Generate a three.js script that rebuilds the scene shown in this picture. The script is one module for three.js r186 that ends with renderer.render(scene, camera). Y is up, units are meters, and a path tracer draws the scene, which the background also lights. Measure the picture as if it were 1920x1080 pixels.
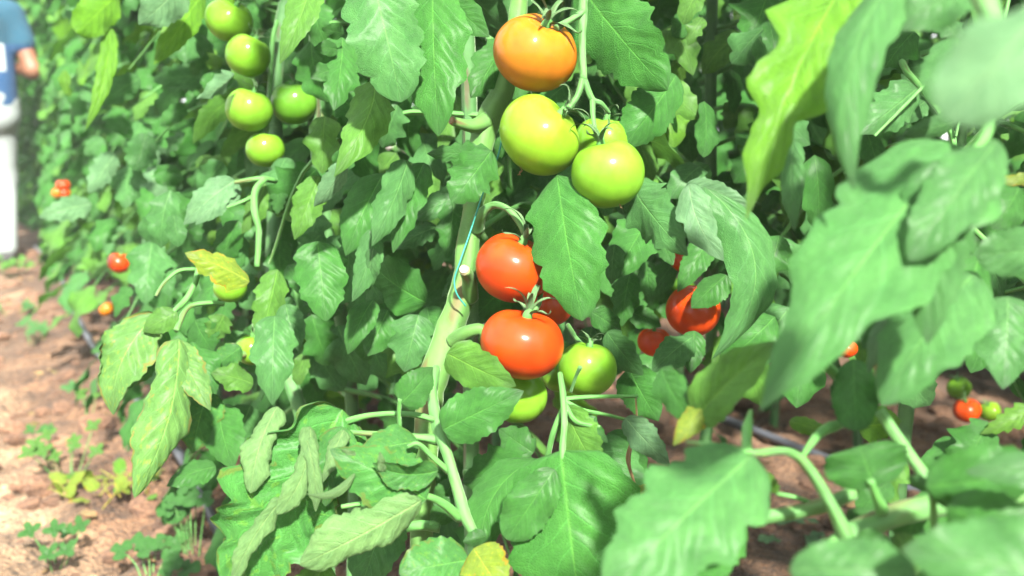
import * as THREE from 'three';
import { MarchingCubes } from 'three/addons/objects/MarchingCubes.js';
import { mergeGeometries } from 'three/addons/utils/BufferGeometryUtils.js';

// ---------------------------------------------------------------- camera, sky, sun, exposure
const scene = new THREE.Scene();
const FPX = 1844, W0 = 1920, H0 = 1080;                       // focal length in photograph pixels
const camera = new THREE.PerspectiveCamera(2 * Math.atan(540 / FPX) * 180 / Math.PI, 16 / 9, 0.02, 200);
camera.position.set(0, 0.75, 0);
camera.rotation.set(-9 * Math.PI / 180, 0, 0);
camera.updateMatrixWorld(true);
camera.focus = 0.9;
camera.userData.fStop = 5.0;

const renderer = new THREE.WebGLRenderer({ antialias: true });
renderer.toneMapping = THREE.LinearToneMapping;
renderer.toneMappingExposure = 5.5;
renderer.shadowMap.enabled = true;

{ // bright, even, whitish sky as under a pale cover
  const w = 128, h = 64, d = new Float32Array(w * h * 4);
  for (let j = 0; j < h; j++) for (let i = 0; i < w; i++) {
    const e = ((j + 0.5) / h - 0.5) * Math.PI, k = Math.max(0, Math.sin(e));
    const v = 0.5 + 0.2 * k, q = (j * w + i) * 4;
    d[q] = v * 0.97; d[q + 1] = v; d[q + 2] = v * 1.0; d[q + 3] = 1;
  }
  const t = new THREE.DataTexture(d, w, h, THREE.RGBAFormat, THREE.FloatType);
  t.mapping = THREE.EquirectangularReflectionMapping; t.magFilter = THREE.LinearFilter; t.needsUpdate = true;
  scene.background = t; scene.environment = t;
}
const sun = new THREE.DirectionalLight(new THREE.Color(1, 0.96, 0.88), 5);
sun.position.set(2.2, 7.6, 6.0);
sun.castShadow = true; sun.shadow.radius = 6; sun.shadow.mapSize.set(2048, 2048);
Object.assign(sun.shadow.camera, { left: -8, right: 8, top: 8, bottom: -8, near: 0.1, far: 40 });
scene.add(sun); scene.add(sun.target); sun.target.position.set(0, 0, -2);
scene.fog = new THREE.FogExp2(new THREE.Color(0.93, 1.0, 0.95), 0.004);

// ---------------------------------------------------------------- helpers
let seed = 12345;
const rnd = () => { seed = (seed + 0x6d2b79f5) | 0; let t = Math.imul(seed ^ (seed >>> 15), 1 | seed); t = (t + Math.imul(t ^ (t >>> 7), 61 | t)) ^ t; return ((t ^ (t >>> 14)) >>> 0) / 4294967296; };
const rr = (a, b) => a + (b - a) * rnd();
const pick = (a) => a[Math.floor(rnd() * a.length)];
const hash = (x, y, z = 0) => { let h = Math.imul(x | 0, 374761393) ^ Math.imul(y | 0, 668265263) ^ Math.imul(z | 0, 1274126177); h = Math.imul(h ^ (h >>> 13), 1274126177); return ((h ^ (h >>> 16)) >>> 0) / 4294967296; };
const sm = (t) => t * t * (3 - 2 * t);
function noise(x, y, per = 0, s = 0) {
  const xi = Math.floor(x), yi = Math.floor(y), fx = sm(x - xi), fy = sm(y - yi), m = (v) => per ? ((v % per) + per) % per : v;
  const a = hash(m(xi), m(yi), s), b = hash(m(xi + 1), m(yi), s), c = hash(m(xi), m(yi + 1), s), d = hash(m(xi + 1), m(yi + 1), s);
  return a + (b - a) * fx + (c - a) * fy + (a - b - c + d) * fx * fy;
}
const fbm = (x, y, o = 4, per = 0, s = 0) => { let v = 0, a = 0.5, n = 0; for (let k = 0; k < o; k++) { v += a * noise(x, y, per, s + k); n += a; a *= 0.5; x *= 2; y *= 2; per *= 2; } return v / n; };
const V = (x, y, z) => new THREE.Vector3(x, y, z);
const CR = V(1, 0, 0), CU = V(0, 1, 0).applyQuaternion(camera.quaternion), CF = V(0, 0, -1).applyQuaternion(camera.quaternion);
// a place in the world from where the photograph shows it and how far away it stands
const at = (px, py, d) => camera.position.clone().addScaledVector(CF, d).addScaledVector(CR, (px - 960) * d / FPX).addScaledVector(CU, (540 - py) * d / FPX);
const project = (p) => { const q = p.clone().sub(camera.position), d = q.dot(CF); return [960 + q.dot(CR) * FPX / d, 540 - q.dot(CU) * FPX / d, d]; };
const used = new Map();
const numbered = (n) => { const k = used.get(n) ?? 0; used.set(n, k + 1); return k ? n + '_' + String(k).padStart(3, '0') : n; };
function tag(o, label, category, group, kind) { o.userData.label = label; o.userData.category = category; if (group) o.userData.group = group; if (kind) o.userData.kind = kind; return o; }
function thing(name, label, category, pos = V(0, 0, 0), group) { const g = new THREE.Group(); g.name = numbered(name); g.position.copy(pos); g.updateMatrixWorld(true); scene.add(g); return tag(g, label, category, group); }
function mesh(name, geo, mat, parent) { const m = new THREE.Mesh(geo, mat); m.name = name; m.castShadow = m.receiveShadow = true; parent.add(m); return m; }
function struct(name, geo, mat) { const m = mesh(numbered(name), geo, mat, scene); m.userData.kind = 'structure'; return m; }
const loc = (parent, p) => p.clone().sub(parent.position);    // things are only translated

function makeGeo(pos, uv, idx, col) {
  const g = new THREE.BufferGeometry();
  g.setAttribute('position', new THREE.Float32BufferAttribute(pos, 3));
  if (uv) g.setAttribute('uv', new THREE.Float32BufferAttribute(uv, 2));
  if (col) g.setAttribute('color', new THREE.Float32BufferAttribute(col, 3));
  g.setIndex(idx); g.computeVertexNormals(); return g;
}
// tapered tube through points; radii given at the points; ridged gives a stem its ribs
function tube(pts, radii, n = 24, sides = 8, rib = 0, lump = 0) {
  const curve = new THREE.CatmullRomCurve3(pts, false, 'centripetal'), fr = curve.computeFrenetFrames(n, false);
  const pos = [], uv = [], idx = [], len = curve.getLength();
  for (let i = 0; i <= n; i++) {
    const t = i / n, p = curve.getPointAt(t), f = curve.getUtoTmapping(t) * (radii.length - 1), k = Math.min(radii.length - 2, Math.floor(f)), r = radii[k] + (radii[k + 1] - radii[k]) * (f - k);
    for (let j = 0; j <= sides; j++) {
      const a = j / sides * Math.PI * 2, q = r * (1 + rib * Math.cos(4 * a + t * 3) + lump * (fbm(t * len * 60, Math.cos(a) * 2 + 7, 3) - 0.5));
      const v = p.clone().addScaledVector(fr.normals[i], Math.cos(a) * q).addScaledVector(fr.binormals[i], Math.sin(a) * q);
      pos.push(v.x, v.y, v.z); uv.push(j / sides * 0.1, t * len * 2);
    }
  }
  for (let i = 0; i < n; i++) for (let j = 0; j < sides; j++) { const a = i * (sides + 1) + j, b = a + sides + 1; idx.push(a, a + 1, b, b, a + 1, b + 1); }
  for (const [row, flip] of [[0, 1], [n, 0]]) {                     // close the ends
    const c = pos.length / 3, p = curve.getPointAt(row / n); pos.push(p.x, p.y, p.z); uv.push(0, 0);
    for (let j = 0; j < sides; j++) { const a = row * (sides + 1) + j; flip ? idx.push(c, a + 1, a) : idx.push(c, a, a + 1); }
  }
  return makeGeo(pos, uv, idx);
}
// ---------------------------------------------------------------- textures
const NV = 7;                                                       // side veins of a leaflet
function dataTex(n, f, srgb = true) {
  const d = new Uint8Array(n * n * 4);
  for (let j = 0; j < n; j++) for (let i = 0; i < n; i++) { const c = f((i + 0.5) / n, (j + 0.5) / n), q = (j * n + i) * 4; for (let k = 0; k < 3; k++) d[q + k] = Math.max(0, Math.min(255, 255 * (c.length ? c[k] : c))); d[q + 3] = 255; }
  const t = new THREE.DataTexture(d, n, n); t.wrapS = t.wrapT = THREE.RepeatWrapping; t.magFilter = THREE.LinearFilter; t.minFilter = THREE.LinearMipmapLinearFilter; t.generateMipmaps = true;
  if (srgb) t.colorSpace = THREE.SRGBColorSpace; t.needsUpdate = true; return t;
}
function cell(x, y, sd) {                                            // distance to the border of a cellular net
  const xi = Math.floor(x), yi = Math.floor(y); let a = 9, b = 9;
  for (let dy = -1; dy <= 1; dy++) for (let dx = -1; dx <= 1; dx++) { const d = (xi + dx + hash(xi + dx, yi + dy, sd) - x) ** 2 + (yi + dy + hash(xi + dx, yi + dy, sd + 1) - y) ** 2; if (d < a) { b = a; a = d; } else if (d < b) b = d; }
  return Math.sqrt(b) - Math.sqrt(a);
}
const VN = 640, veinMap = new Float32Array(VN * VN * 3);
for (let j = 0; j < VN; j++) for (let i = 0; i < VN; i++) {         // midrib, side veins, net
  const u = (i + 0.5) / VN, v = (j + 0.5) / VN, a = Math.abs(u - 0.5) * 2, sd = u < 0.5 ? 0.35 : 0;
  const wob = (fbm(a * 3 + 9, v * 5, 2, 0, 3) - 0.5) * 0.3, ph = (v - a * 0.2 - 0.06 * a * a) * NV + sd + wob, fr = ph - Math.floor(ph) - 0.5;
  const br = (v * 1.0 + a * 0.34) * NV * 2.2 + wob * 3 + sd, bf = br - Math.floor(br) - 0.5;
  veinMap.set([Math.exp(-((a / (0.034 * (1.15 - v * 0.8))) ** 2)), Math.exp(-((fr / (0.04 * (1.2 - a * 0.6))) ** 2)) * (1 - a * 0.55) + 0.35 * Math.exp(-((bf / 0.05) ** 2)) * a * (1 - a), Math.exp(-((cell(u * 40 + wob * 3, v * 54, 7) / 0.14) ** 2))], (j * VN + i) * 3);
}
const veins = (u, v) => { const q = (Math.min(VN - 1, Math.floor(v * VN)) * VN + Math.min(VN - 1, Math.floor(u * VN))) * 3; return [veinMap[q], veinMap[q + 1], veinMap[q + 2]]; };
function leafColour(u, v, mode) {
  const [m, l, t] = veins(u, v), n = fbm(u * 9, v * 9, 4, 0, 11), n2 = fbm(u * 40, v * 40, 2, 0, 17);
  const g = 0.8 + 0.1 * (n - 0.5) * 2 + 0.08 * (n2 - 0.5) + 0.17 * m + 0.11 * l + 0.035 * t;
  let c = [g * (0.9 + 0.08 * m + 0.06 * (n - 0.5)), g * 0.95, g * (0.9 + 0.03 * l)];
  if (mode) {
    const s = fbm(u * 16 + 3, v * 22, 3, 0, 29), e = Math.abs(u - 0.5) * 2, k = Math.max(0, Math.min(1, (s - 0.62) * 9));   // pale stippling
    c = [c[0] + 0.16 * k, c[1] + 0.06 * k, c[2] - 0.04 * k];
    const b = Math.max(0, Math.min(1, (fbm(u * 9 + 1, v * 11, 4, 0, 41) + 0.26 * e * e * e - 0.8) * 22));                               // scorched, dry spots
    c = [c[0] * (1 - b) + b * 0.95, c[1] * (1 - b) + b * 0.72, c[2] * (1 - b) + b * 0.66];
  }
  return c;
}
const texLeaf = dataTex(VN, (u, v) => leafColour(u, v, 0));
const texSpotted = dataTex(VN, (u, v) => leafColour(u, v, 1));
const texLeafBump = dataTex(VN, (u, v) => { const [m, l, t] = veins(u, v); return 0.66 - 0.3 * m - 0.28 * l - 0.22 * t + 0.12 * (fbm(u * 26, v * 26, 3, 0, 5) - 0.5); }, false);
const texStem = dataTex(256, (u, v) => { const n = fbm(u * 32, v * 4, 4, 0, 51), s = fbm(u * 64, v * 64, 2, 0, 53), q = Math.max(0, Math.min(1, (fbm(u * 40 + 3, v * 9, 4, 0, 59) - 0.6) * 8)); if (q > 0.02) return [0.8 + 0.1 * q, 0.8 - 0.22 * q, 0.72 - 0.1 * q]; return [0.78 + 0.3 * (n - 0.5) + 0.12 * (s - 0.5), 0.82 + 0.22 * (n - 0.5) + 0.1 * (s - 0.5), 0.74 + 0.3 * (n - 0.5)]; });
const texStemBump = dataTex(256, (u, v) => fbm(u * 90, v * 50, 3, 0, 57), false);
const texSoil = dataTex(1024, (u, v) => {
  const n = fbm(u * 12, v * 12, 6, 12, 61), f = fbm(u * 120, v * 120, 3, 120, 67), g = noise(u * 260, v * 260, 260, 71) > 0.86 ? 0.16 : 0, k = 0.55 + 0.6 * (n - 0.5) + 0.45 * (f - 0.5) + g;
  return [k * 1.05 + 0.2, k * 1.0 + 0.18, k * 0.96 + 0.16];
});
const texSoilBump = dataTex(1024, (u, v) => 0.5 * fbm(u * 24, v * 24, 6, 24, 63) + 0.5 * fbm(u * 150, v * 150, 3, 150, 69), false);
const texSkin = dataTex(256, (u, v) => { const n = fbm(u * 6, v * 6, 4, 6, 81), s = noise(u * 128, v * 128, 128, 83); return 0.9 + 0.2 * (n - 0.5) + (s > 0.9 ? 0.07 : 0); });
const texCloth = dataTex(256, (u, v) => 0.85 + 0.1 * Math.sin(u * 402) * Math.sin(v * 402) + 0.15 * (fbm(u * 8, v * 8, 4, 8, 91) - 0.5));

// ---------------------------------------------------------------- materials
const lin = (r, g, b) => new THREE.Color().setRGB(r, g, b);
function leafMat(r, g, b, through = 0.36, map = texLeaf, coat = 0.09) {
  return new THREE.MeshPhysicalMaterial({ color: lin(r, g, b), map, bumpMap: texLeafBump, bumpScale: 0.0019, roughness: 0.97, transmission: through, thickness: 0, side: THREE.DoubleSide, clearcoat: coat, clearcoatRoughness: 0.36, specularIntensity: 0.12 });
}
const M = {
  green: leafMat(0.06, 0.218, 0.037), bluish: leafMat(0.088, 0.25, 0.07), lightAndLitGreen: leafMat(0.12, 0.3, 0.042, 0.4), yellowing: leafMat(0.15, 0.36, 0.024, 0.45), yellow: leafMat(0.29, 0.4, 0.035, 0.45, texSpotted),  // lighter green partly paints lit leaves; yellowing mixes real yellow with painted backlight
  paleAndSunlit: leafMat(0.16, 0.31, 0.15, 0.3, texLeaf, 0.04), spotted: leafMat(0.075, 0.25, 0.052, 0.34, texSpotted), under: leafMat(0.18, 0.32, 0.115, 0.28, texLeaf, 0.03), wilt: leafMat(0.15, 0.31, 0.08, 0.36, texSpotted), dry: leafMat(0.42, 0.28, 0.15, 0.3, texSpotted, 0),  // first entry: pale leaf green that also paints leaves whitened by sun
  straw: leafMat(0.45, 0.42, 0.09, 0.3, texSpotted, 0),
};
const stemMat = (r, g, b) => new THREE.MeshPhysicalMaterial({ color: lin(r, g, b), map: texStem, bumpMap: texStemBump, bumpScale: 0.0012, roughness: 0.75, sheen: 0.35, sheenRoughness: 0.6, sheenColor: lin(0.6, 0.8, 0.5) });
M.stem = stemMat(0.085, 0.205, 0.04); M.shoot = stemMat(0.085, 0.22, 0.06); M.stalk = stemMat(0.085, 0.25, 0.055); M.stemDark = stemMat(0.06, 0.17, 0.05); M.cut = stemMat(0.5, 0.42, 0.3); M.brown = stemMat(0.24, 0.13, 0.06);
const fruitMat = () => new THREE.MeshPhysicalMaterial({ color: 0xffffff, vertexColors: true, map: texSkin, roughness: 0.45, clearcoat: 0.36, clearcoatRoughness: 0.13, specularIntensity: 0.1 });
M.fruit = fruitMat();
M.twine = new THREE.MeshStandardMaterial({ color: lin(0.006, 0.15, 0.11), roughness: 0.7 });
M.hose = new THREE.MeshStandardMaterial({ color: lin(0.05, 0.054, 0.064), roughness: 0.42, bumpMap: texStemBump, bumpScale: 0.0006 });
M.soil = new THREE.MeshStandardMaterial({ color: 0xffffff, vertexColors: true, map: texSoil, bumpMap: texSoilBump, bumpScale: 0.03, roughness: 1 });
M.clod = new THREE.MeshStandardMaterial({ color: lin(0.21, 0.125, 0.078), map: texSoil, bumpMap: texSoilBump, bumpScale: 0.006, roughness: 1 });

// ---------------------------------------------------------------- leaflets
// local frame: origin at the base, +Y towards the tip, +Z the upper face
function bladeGeo(o) {
  const { L = 0.1, W = 0.06, rows = 40, cols = 6, bend = 0.5, fold = -0.2, curl = 0, sickle = 0, wave = 0.12, lobes = 4, depth = 0.2, twist = 0, quilt = 0.016, p1 = 0.5, p2 = 0.95, s = 1, hook = 0, curlSide = 0 } = o;
  const pos = [], uv = [], idx = [], K = cols * 2 + 1, cu0 = curl;
  const prof = (t) => Math.pow(t, p1) * Math.pow(1 - t, p2), tm = p1 / (p1 + p2), pm = prof(tm);
  const saw = (x) => { const f = x - Math.floor(x); return f < 0.72 ? f / 0.72 : (1 - f) / 0.28; };
  const ph = [hash(s, 1), hash(s, 2)], wp = [hash(s, 3) * 6.28, hash(s, 4) * 6.28];
  // the spine, an arc scaled so that its chord is L long
  const N = rows * 2, sp = [[0, 0]], ang = (t) => bend * (0.5 - t) - hook * Math.max(0, t - 0.6) ** 2 * 6;
  for (let i = 0; i < N; i++) { const a = ang((i + 0.5) / N); sp.push([sp[i][0] + Math.cos(a) / N, sp[i][1] + Math.sin(a) / N]); }
  const cy = sp[N][0], cz = sp[N][1], ch = Math.hypot(cy, cz), k = L / ch;
  const spine = (t) => { const f = Math.max(0, Math.min(1, t)) * N, i = Math.min(N - 1, Math.floor(f)), g = f - i, y = sp[i][0] + (sp[i + 1][0] - sp[i][0]) * g, z = sp[i][1] + (sp[i + 1][1] - sp[i][1]) * g; return [(y * cy + z * cz) / ch * k, (z * cy - y * cz) / ch * k]; };
  for (let i = 0; i <= rows; i++) {
    const t = i / rows, tw = twist * (t - 0.5);
    for (let j = 0; j < K; j++) {
      const c = j - cols, sd = c < 0 ? 0 : 1, sg = c < 0 ? -1 : 1, a = Math.abs(c) / cols;
      const win = Math.min(1, t * 5) * Math.min(1, (1 - t) * 5);
      const h = W / 2 * prof(Math.max(1e-5, t)) / pm * (1 + depth * win * (saw(t * lobes + ph[sd]) - 0.55) + 0.1 * win * (saw(t * lobes * 2.6 + ph[1 - sd]) - 0.5));
      // cross-section, integrated outwards so that the margin can roll
      let x = 0, z = 0; const n = cu0 ? 18 : 6, cu = curlSide ? (curlSide === sg ? curl : 0) : curl;
      for (let q = 0; q < n; q++) { const b = (q + 0.5) / n * a, an = fold + cu * b * b * (b > 0.25 ? (b - 0.25) / 0.75 : 0) * (0.6 + 0.4 * Math.sin(t * 9 + wp[sd])); x += Math.cos(an) * h * a / n; z += Math.sin(an) * h * a / n; }
      z += wave * h * a * a * Math.sin(t * 13 + wp[sd]) + wave * 0.5 * h * a * Math.sin(t * 6 + wp[1 - sd]);
      const p = (t - a * 0.2 - 0.06 * a * a) * NV + (sd ? 0 : 0.35), f = p - Math.floor(p);
      z += quilt * L * Math.sin(f * Math.PI) ** 0.7 * Math.sin(Math.min(1, a * 1.05) * Math.PI) ** 0.6 * Math.min(1, h / (W * 0.3)) * -1 * (-1);
      const ts = t + 0.07 * a * Math.sin(t * Math.PI) * (W / L) * 1.2, [y0, z0] = spine(ts), [y1, z1] = spine(Math.min(1, ts + 0.02)), [yb, zb] = spine(Math.max(0, ts - 0.02));
      const dl = Math.hypot(y1 - yb, z1 - zb) || 1, dy = (y1 - yb) / dl, dz = (z1 - zb) / dl;
      let X = sg * x, Z = z; if (tw) { const cx = X * Math.cos(tw) - Z * Math.sin(tw); Z = X * Math.sin(tw) + Z * Math.cos(tw); X = cx; }
      pos.push(X + sickle * L * 4 * t * (1 - t), y0 - dz * Z, z0 + dy * Z); uv.push(0.5 + 0.5 * sg * a, t);
    }
  }
  for (let i = 0; i < rows; i++) for (let j = 0; j < K - 1; j++) { const a = i * K + j, b = a + K; idx.push(a, a + 1, b, b, a + 1, b + 1); }
  return makeGeo(pos, uv, idx);
}
// a leaflet where the photograph shows it: base and tip (pixel, pixel, metres away), full width in pixels
let heroSeed = 100;
function heroLeaf(plant, mat, b, t, w, o = {}) {
  const B = at(...b), T = at(...t), y = T.clone().sub(B), L = y.length(); y.normalize();
  const mid = B.clone().add(T).multiplyScalar(0.5), view = camera.position.clone().sub(mid).normalize();
  let z = view.clone().addScaledVector(y, -view.dot(y)).normalize();
  const s = heroSeed++, roll = o.roll ?? (hash(s, 9) - 0.5) * 50; z.applyAxisAngle(y, roll * Math.PI / 180);
  const x = y.clone().cross(z), dm = (b[2] + t[2]) / 2;
  const geo = bladeGeo({ s, L, W: w * dm / FPX / Math.max(0.55, Math.cos(roll * Math.PI / 180)), rows: 44, cols: 7, bend: 0.3 + 0.6 * hash(s, 5), fold: -0.35 + 0.4 * hash(s, 6), wave: 0.08 + 0.14 * hash(s, 7), depth: 0.12 + 0.16 * hash(s, 8), lobes: 3 + Math.floor(3 * hash(s, 10)), twist: (hash(s, 11) - 0.5) * 0.7, ...o, depth: 1.4 * (o.depth ?? 0.12 + 0.16 * hash(s, 8)), sickle: -(o.sickle ?? 0) * (T.y < B.y ? 1 : -1) });
  const m = mesh('leaflet', geo, M[mat], plant);
  m.quaternion.setFromRotationMatrix(new THREE.Matrix4().makeBasis(x, y, z)); m.position.copy(loc(plant, B));
  if (o.under) {                                                    // the paler lower face of a rolled leaflet
    const g2 = geo.clone(), p = g2.attributes.position, n = g2.attributes.normal; for (let i = 0; i < p.count; i++) p.setXYZ(i, p.getX(i) - n.getX(i) * 0.0006, p.getY(i) - n.getY(i) * 0.0006, p.getZ(i) - n.getZ(i) * 0.0006);
    mesh('leaf_underside', g2, M[o.under], m);
  }
  return m;
}
function stalk(plant, mat, pts, widths, name = 'leaf_stalk', sides = 8, rib = 0.05, lump = 0.15) {   // pts: [px, py, metres]; widths in pixels
  return mesh(name, tube(pts.map((p) => loc(plant, at(...p))), widths.map((w, i) => w / 2 * pts[Math.round(i * (pts.length - 1) / Math.max(1, widths.length - 1))][2] / FPX), Math.max(10, pts.length * 6), sides, rib, lump), M[mat], plant);
}

// ---------------------------------------------------------------- ground
const D = V(-0.4806, 0, -0.8769), Q = V(0.8769, 0, -0.4806), A = V(-0.1, 0, -1.0);   // the row runs along D; Q points across it, away from the path
const across = (x, z) => (x - A.x) * Q.x + (z - A.z) * Q.z, along = (x, z) => (x - A.x) * D.x + (z - A.z) * D.z;
function groundHeight(x, z) {
  const c = across(x, z), bed = Math.exp(-(((c - 0.55) / 0.85) ** 4));
  const near = 1 / (1 + 0.02 * (x * x + z * z));
  return 0.06 * bed - 0.03 + near * (0.05 * (fbm(x * 3, z * 3, 3, 0, 101) - 0.5) + (0.03 + 0.06 * Math.exp(-(((c + 0.1) / 0.35) ** 2))) * (fbm(x * 13, z * 13, 4, 0, 103) - 0.5));
}
{
  const n = 330, pos = [], uv = [], idx = [], col = [], f = (s) => 2.6 * s + 6 * s ** 3 + 52 * s ** 9;
  for (let j = 0; j <= n; j++) for (let i = 0; i <= n; i++) {
    const x = -0.6 + f(i / n * 2 - 1), z = -2.2 + f(j / n * 2 - 1), y = groundHeight(x, z), c = across(x, z);
    pos.push(x, y, z); uv.push(x * 0.9, z * 0.9);
    const k = sm(Math.max(0, Math.min(1, (-c - 0.2 + (fbm(x * 4, z * 4, 3, 0, 107) - 0.5) * 0.4) / 0.22))), m = 0.75 + 0.5 * fbm(x * 2.2, z * 2.2, 4, 0, 109);   // trodden pale path and loose red-brown bed
    col.push(m * (0.135 + 0.115 * k), m * (0.081 + 0.1 * k), m * (0.047 + 0.07 * k));
  }
  for (let j = 0; j < n; j++) for (let i = 0; i < n; i++) { const a = j * (n + 1) + i, b = a + n + 1; idx.push(a, b, a + 1, b, b + 1, a + 1); }
  struct('ground', makeGeo(pos, uv, idx, col), M.soil);
}
const onGround = (px, py) => { const a = at(px, py, 1).sub(camera.position); let k = -0.75 / a.y; for (let i = 0; i < 6; i++) { const p = a.clone().multiplyScalar(k); k = (groundHeight(p.x, p.z) - 0.75) / a.y; } return camera.position.clone().addScaledVector(a, k); };
{ // clods and crumbs of soil
  const base = new THREE.IcosahedronGeometry(1, 2), p = base.attributes.position;
  for (let i = 0; i < p.count; i++) { const x = p.getX(i), y = p.getY(i), z = p.getZ(i), r = 0.6 + 0.75 * fbm(x * 1.7 + 5, y * 1.7 + z * 2.3 + 5, 3, 0, 121); p.setXYZ(i, x * r, y * r * 0.62, z * r); }
  base.computeVertexNormals();
  const n = 5200, im = new THREE.InstancedMesh(base, M.clod, n), m4 = new THREE.Matrix4(), q = new THREE.Quaternion();
  im.name = 'soil_clods'; im.castShadow = im.receiveShadow = true; tag(im, 'loose clods and crumbs of reddish soil scattered over the ground', 'soil', null, 'stuff');
  for (let i = 0; i < n; i++) {
    const s = Math.pow(rnd(), 1.4) * 7 - 1, c = rr(-1.7, 2.2), x = A.x + D.x * s + Q.x * c, z = A.z + D.z * s + Q.z * c, r = 0.003 + 0.026 * Math.pow(rnd(), 3.2) * (c > -0.75 ? 1.3 : 1);
    q.setFromEuler(new THREE.Euler(rr(-0.4, 0.4), rr(0, 6.3), rr(-0.4, 0.4))); m4.compose(V(x, groundHeight(x, z) + r * 0.12, z), q, V(r * rr(0.8, 1.5), r, r)); im.setMatrixAt(i, m4);
    const k = rr(0.75, 1.35), pl = c < -0.25 ? 1.3 : 1; im.setColorAt(i, lin(k * pl, k * pl, k * pl * 1.02));
  }
  scene.add(im);
}

// ---------------------------------------------------------------- drip hoses
function hose(label, s0, s1, c, sway) {
  const pts = []; for (let s = s0; s <= s1; s += 0.3) { const cc = c + sway * Math.sin(s * 1.7 + c * 3), x = A.x + D.x * s + Q.x * cc, z = A.z + D.z * s + Q.z * cc; pts.push(V(x, groundHeight(x, z) + 0.012, z)); }
  const m = mesh(numbered('drip_hose'), tube(pts, [0.0105, 0.0105], pts.length * 4, 10), M.hose, scene); tag(m, label, 'hose');
  return m;
}
hose('black drip hose on the soil at the edge of the path under the curled leaves', -0.6, 6, -0.05, 0.02);
hose('black drip hose across the soil between the two plant rows', -1.4, 6, 1.27, 0.015);

// ---------------------------------------------------------------- tomatoes
const RIPE = { red: [[0.34, 0.028, 0.002], [0.37, 0.042, 0.003]], orange: [[0.35, 0.1, 0.006], [0.33, 0.125, 0.009]], green: [[0.1, 0.26, 0.012], [0.125, 0.275, 0.02]], lime: [[0.14, 0.285, 0.012], [0.155, 0.29, 0.018]], leafgreen: [[0.07, 0.21, 0.013], [0.085, 0.225, 0.018]] };
function tomatoGeo(R, ripe, s, lobes = 5, flat = 0.88, rib = 0.05) {
  const N = 30, K = 48, pos = [], uv = [], idx = [], col = [], [c0, c1] = RIPE[ripe];
  for (let i = 0; i <= N; i++) for (let j = 0; j <= K; j++) {
    const th = i / N * Math.PI, ph = j / K * Math.PI * 2, top = Math.exp(-((th / 0.42) ** 2)), up = Math.max(0, Math.cos(th));
    let r = R * (1 - 0.24 * top - 0.035 * Math.exp(-(((Math.PI - th) / 0.25) ** 2)));
    r *= 1 + rib * (0.35 + up) * Math.sin(th) * (Math.cos(lobes * ph + s) * 0.6 + Math.cos((lobes - 2) * ph + s * 2.1) * 0.6) + 0.03 * Math.cos(ph + s * 3) * Math.sin(th);
    pos.push(r * Math.sin(th) * Math.cos(ph), r * Math.cos(th) * flat, r * Math.sin(th) * Math.sin(ph)); uv.push(j / K * 3, i / N * 1.5);
    const k = Math.max(0, Math.min(1, 0.5 + 1.6 * (fbm(Math.cos(ph) * Math.sin(th) * 1.6 + s + 9, Math.cos(th) * 1.6 + Math.sin(ph) * Math.sin(th) * 1.2 + 9, 3, 0, 131) - 0.5)));
    for (let q = 0; q < 3; q++) col.push(c0[q] + (c1[q] - c0[q]) * k);
  }
  for (let i = 0; i < N; i++) for (let j = 0; j < K; j++) { const a = i * (K + 1) + j, b = a + K + 1; idx.push(a, a + 1, b, b, a + 1, b + 1); }
  const g = makeGeo(pos, uv, idx, col), nn = g.attributes.normal;
  for (let i = 0; i <= N; i++) { const a = i * (K + 1), b = a + K, x = nn.getX(a) + nn.getX(b), y = nn.getY(a) + nn.getY(b), z = nn.getZ(a) + nn.getZ(b), l = Math.hypot(x, y, z) || 1; nn.setXYZ(a, x / l, y / l, z / l); nn.setXYZ(b, x / l, y / l, z / l); }
  return g;
}
const sepalGeos = [0, 1, 2].map((k) => { const g = bladeGeo({ s: 900 + k, L: 1, W: 0.2, rows: 14, cols: 2, bend: [1.9, 1.3, 2.4][k], fold: 0.5, wave: 0.1, lobes: 2, depth: 0.05, p1: 0.25, p2: 0.7, hook: [0, -3, 1][k] }); return g; });
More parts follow.
